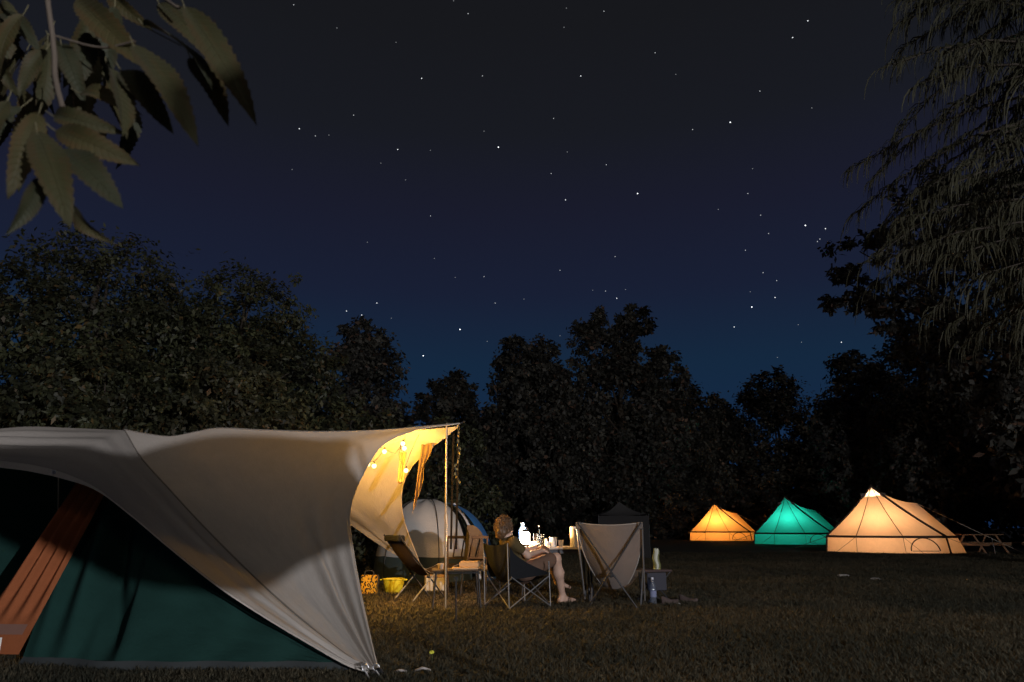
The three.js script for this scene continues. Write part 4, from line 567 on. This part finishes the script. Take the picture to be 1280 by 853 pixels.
// ---------------------------------------------------------------- the seated person
{
  const smin = (a, b, k) => { const h = clamp(0.5 + 0.5 * (b - a) / k, 0, 1); return lerp(b, a, h) - k * h * (1 - h); };
  const cap = (a, b, ra, rb) => { const A = V(...a), d = V(...b).sub(A), l2 = d.lengthSq(); return (x, y, z) => { const px = x - A.x, py = y - A.y, pz = z - A.z, h = clamp((px * d.x + py * d.y + pz * d.z) / l2, 0, 1); return Math.hypot(px - d.x * h, py - d.y * h, pz - d.z * h) - lerp(ra, rb, h); }; };
  const ell = (c, r) => (x, y, z) => { const a = (x - c[0]) / r[0], b = (y - c[1]) / r[1], d = (z - c[2]) / r[2], k = Math.hypot(a, b, d); return (k - 1) * Math.min(...r); };
  function mesh(bones, k, lo, hi, res, cut) {
    const mc = new MarchingCubes(res, new THREE.MeshStandardMaterial(), false, false, 90000), half = res / 2, c = lo.map((a, i) => (a + hi[i]) / 2), s = Math.max(...lo.map((a, i) => (hi[i] - a) / 2));
    mc.isolation = 0;
    for (let z = 0; z < res; z++) for (let y = 0; y < res; y++) for (let x = 0; x < res; x++) {
      const X = c[0] + (x - half) / half * s, Y = c[1] + (y - half) / half * s, Z = c[2] + (z - half) / half * s;
      let d = 9; for (const b of bones) { const q = b(X, Y, Z); d = d > 8 ? q : smin(d, q, k); }
      if (cut) d = Math.max(d + 0.034 * (noise3(X * 34, Y * 34, Z * 34) - 0.5), cut(X, Y, Z));
      mc.field[z * res * res + y * res + x] = -d;
    }
    mc.update();
    const g = new THREE.BufferGeometry(), n = mc.count ?? mc.geometry.drawRange.count;
    const p = mc.positionArray.slice(0, n * 3), q = mc.normalArray.slice(0, n * 3);
    for (let i = 0; i < n; i++) for (let j = 0; j < 3; j++) p[i * 3 + j] = p[i * 3 + j] * s + c[j];
    g.setAttribute('position', new THREE.BufferAttribute(p, 3)); g.setAttribute('normal', new THREE.BufferAttribute(q, 3));
    const w = new Float32Array(n * 2); for (let i = 0; i < n; i++) { w[i * 2] = p[i * 3] * 2 + p[i * 3 + 2]; w[i * 2 + 1] = p[i * 3 + 1] * 2; } g.setAttribute('uv', new THREE.BufferAttribute(w, 2)); return g;
  }
  // joints: facing right and away, leaning back in the chair, one bare leg towards the camera, the other knee raised
  const hip = [0.1, 0.46, -9.72], chest = [-0.07, 0.78, -9.62], neck = [-0.12, 0.9, -9.58], head = [-0.14, 1.02, -9.56];
  const hipR = [0.13, 0.46, -9.62], kneeR = [0.56, 0.62, -9.95], ankR = [0.66, 0.1, -10.18], heelR = [0.63, 0.045, -10.15], toeR = [0.83, 0.03, -10.32];
  const hipL = [0.13, 0.46, -9.82], kneeL = [0.42, 0.7, -10.12], ankL = [0.6, 0.28, -10.3], toeL = [0.78, 0.2, -10.42];
  const shR = [-0.03, 0.84, -9.46], elR = [0.16, 0.68, -9.5], wrR = [0.36, 0.73, -9.82], shL = [-0.14, 0.84, -9.76], elL = [0.12, 0.72, -10.0], wrL = [0.3, 0.76, -10.1];
  const lo = [-0.5, -0.05, -10.6], hi = [1.0, 1.2, -9.2];
  const F = V(0.82, 0, -0.57), R = V(0.57, 0, 0.82), at = (f, u, r) => [head[0] + F.x * f + R.x * r, head[1] + u, head[2] + F.z * f + R.z * r];
  const t = thing('person', 'person in dark top and brown shorts sitting back, one bare leg out', 'person', [0.05, 0, -0.03]);
  const skin = std(0.46, 0.3, 0.22, { roughness: 0.6 }), bones = [
    cap(hip, chest, 0.12, 0.13), cap(chest, neck, 0.1, 0.055), cap(neck, head, 0.052, 0.06), cap(chest, shR, 0.09, 0.06), cap(chest, shL, 0.09, 0.06),
    cap(hipR, kneeR, 0.1, 0.07), cap(kneeR, [0.6, 0.42, -10.03], 0.066, 0.072), cap([0.6, 0.42, -10.03], ankR, 0.07, 0.042), cap(ankR, heelR, 0.04, 0.04), cap(heelR, toeR, 0.036, 0.024), cap([0.7, 0.06, -10.21], [0.84, 0.028, -10.29], 0.036, 0.02),
    cap(hipL, kneeL, 0.088, 0.06), cap(kneeL, ankL, 0.058, 0.036), cap(ankL, toeL, 0.036, 0.024),
    cap(shR, elR, 0.052, 0.042), cap(elR, wrR, 0.042, 0.028), cap(shL, elL, 0.052, 0.042), cap(elL, wrL, 0.042, 0.028)];
  const headB = [ell(at(0.0, 0.02, 0), [0.09, 0.112, 0.085]), ell(at(0.03, -0.05, 0), [0.066, 0.07, 0.06]), cap(at(0.085, 0.005, 0), at(0.112, -0.028, 0), 0.009, 0.015), cap(at(0.088, -0.06, -0.02), at(0.088, -0.06, 0.02), 0.011, 0.011), ell(at(-0.005, -0.01, 0.083), [0.014, 0.03, 0.016]), ell(at(-0.005, -0.01, -0.083), [0.014, 0.03, 0.016]), cap(at(0.06, -0.1, 0), at(0.07, -0.1, 0), 0.025, 0.022), cap(neck, at(-0.01, -0.06, 0), 0.05, 0.052)];
  const hand = (w, d, s) => { const W = V(...w), D = V(...d).normalize(), S = V().crossVectors(D, up).normalize().multiplyScalar(s), p = (f, r, u) => { const q = W.clone().addScaledVector(D, f).addScaledVector(S, r); return [q.x, q.y + u, q.z]; };
    const o = [cap(p(0, 0, 0), p(0.075, 0.012, -0.006), 0.026, 0.024), cap(p(0.04, -0.018, -0.003), p(0.075, -0.022, -0.006), 0.02, 0.018)];
    [[0.03, 0.07], [0.01, 0.08], [-0.012, 0.074], [-0.032, 0.058]].forEach(([r, l]) => { o.push(cap(p(0.08, r, -0.004), p(0.08 + l * 0.55, r * 1.15, -0.014), 0.0095, 0.0085), cap(p(0.08 + l * 0.55, r * 1.15, -0.014), p(0.08 + l, r * 1.2, -0.04), 0.0085, 0.0075)); });
    o.push(cap(p(0.02, 0.03, -0.004), p(0.05, 0.055, -0.018), 0.011, 0.01), cap(p(0.05, 0.055, -0.018), p(0.082, 0.06, -0.03), 0.01, 0.008)); return o; };
  const box3 = (p, s) => [p.map((a) => a - s), p.map((a) => a + s)];
  const hR = hand(wrR, [0.45, -0.1, -0.6], 1), hL = hand(wrL, [0.6, -0.2, -0.2], -1);
  const toes = [0, 1, 2, 3, 4].map((k) => { const q = 0.008 + k * 0.018, bx = 0.815 + 0.0 * k + q * 0.3 - 0.006 * k * k * 0.5, bz = -10.335 + q; return cap([bx - 0.02, 0.028, bz + 0.012], [bx + 0.018 - k * 0.003, 0.018, bz - 0.008], 0.012 - k * 0.0012, 0.01 - k * 0.001); });
  const G = [mesh(bones, 0.05, lo, hi, 116), mesh(headB, 0.018, ...box3(head, 0.17), 84), mesh(hR, 0.008, ...box3([wrR[0] + 0.07, wrR[1] - 0.01, wrR[2] - 0.09], 0.13), 64), mesh(hL, 0.008, ...box3([wrL[0] + 0.1, wrL[1] - 0.02, wrL[2] - 0.04], 0.13), 64), mesh(toes, 0.006, ...box3([0.83, 0.03, -10.3], 0.09), 48)];
  const b = part('body', G, skin, t);
  // clothing
  part('top', [mesh([cap(hip, chest, 0.137, 0.15), cap(chest, [neck[0], neck[1] - 0.03, neck[2]], 0.125, 0.072), cap(chest, shR, 0.11, 0.076), cap(chest, shL, 0.11, 0.076), cap(shR, [0.07, 0.755, -9.48], 0.07, 0.064), cap(shL, [0, 0.78, -9.88], 0.07, 0.064)], 0.05, lo, hi, 100)], cloth(0.09, 0.065, 0.03), t, 'dark olive and brown top');
  part('shorts', [mesh([cap([hip[0], hip[1] - 0.02, hip[2]], [0.06, 0.54, -9.7], 0.145, 0.14), cap(hipR, [0.47, 0.6, -9.88], 0.12, 0.1), cap(hipL, [0.39, 0.69, -10.07], 0.115, 0.1)], 0.05, lo, hi, 100)], cloth(0.14, 0.085, 0.06), t, 'brown shorts');
  const hr = rng(9), strands = [];
  part('hair', [mesh([ell(at(-0.018, 0.035, 0), [0.122, 0.128, 0.12]), ell(at(-0.075, -0.03, 0), [0.075, 0.11, 0.105]), ell(at(-0.1, 0.1, 0), [0.045, 0.045, 0.045])], 0.03, ...box3(head, 0.22), 84, (x, y, z) => { const f = (x - head[0]) * F.x + (z - head[2]) * F.z, u = y - head[1]; return Math.min(f - 0.06 + Math.max(0, u - 0.06) * -0.8, 0.3); }),
    ...Array.from({ length: 420 }, () => { const a = hr() * 6.28, e = hr() * 1.7 - 0.3, q = at(-0.02 + Math.cos(a) * 0.12 * Math.cos(e) * (Math.cos(a) > 0.4 ? 0.55 : 1), 0.035 + Math.sin(e) * 0.128, Math.sin(a) * 0.12 * Math.cos(e)), p = V(...q), d = p.clone().sub(V(...at(-0.02, 0.03, 0))).normalize().multiplyScalar(0.008 + hr() * 0.02); return tube([p.clone().sub(d), p.clone().add(d).add(V(0.01 * (hr() - 0.5), 0.004, 0.01 * (hr() - 0.5))), p.clone().add(d).add(V(0.03 * (hr() - 0.5), -0.03, 0.03 * (hr() - 0.5)))], 0.0022, 5, 4); })], std(0.11, 0.06, 0.028, { roughness: 0.5 }), t, 'short fair brown hair');
}
shade(scene);
for (const o of scene.children) if (o.name.startsWith('star')) o.castShadow = o.receiveShadow = false;
renderer.render(scene, camera);
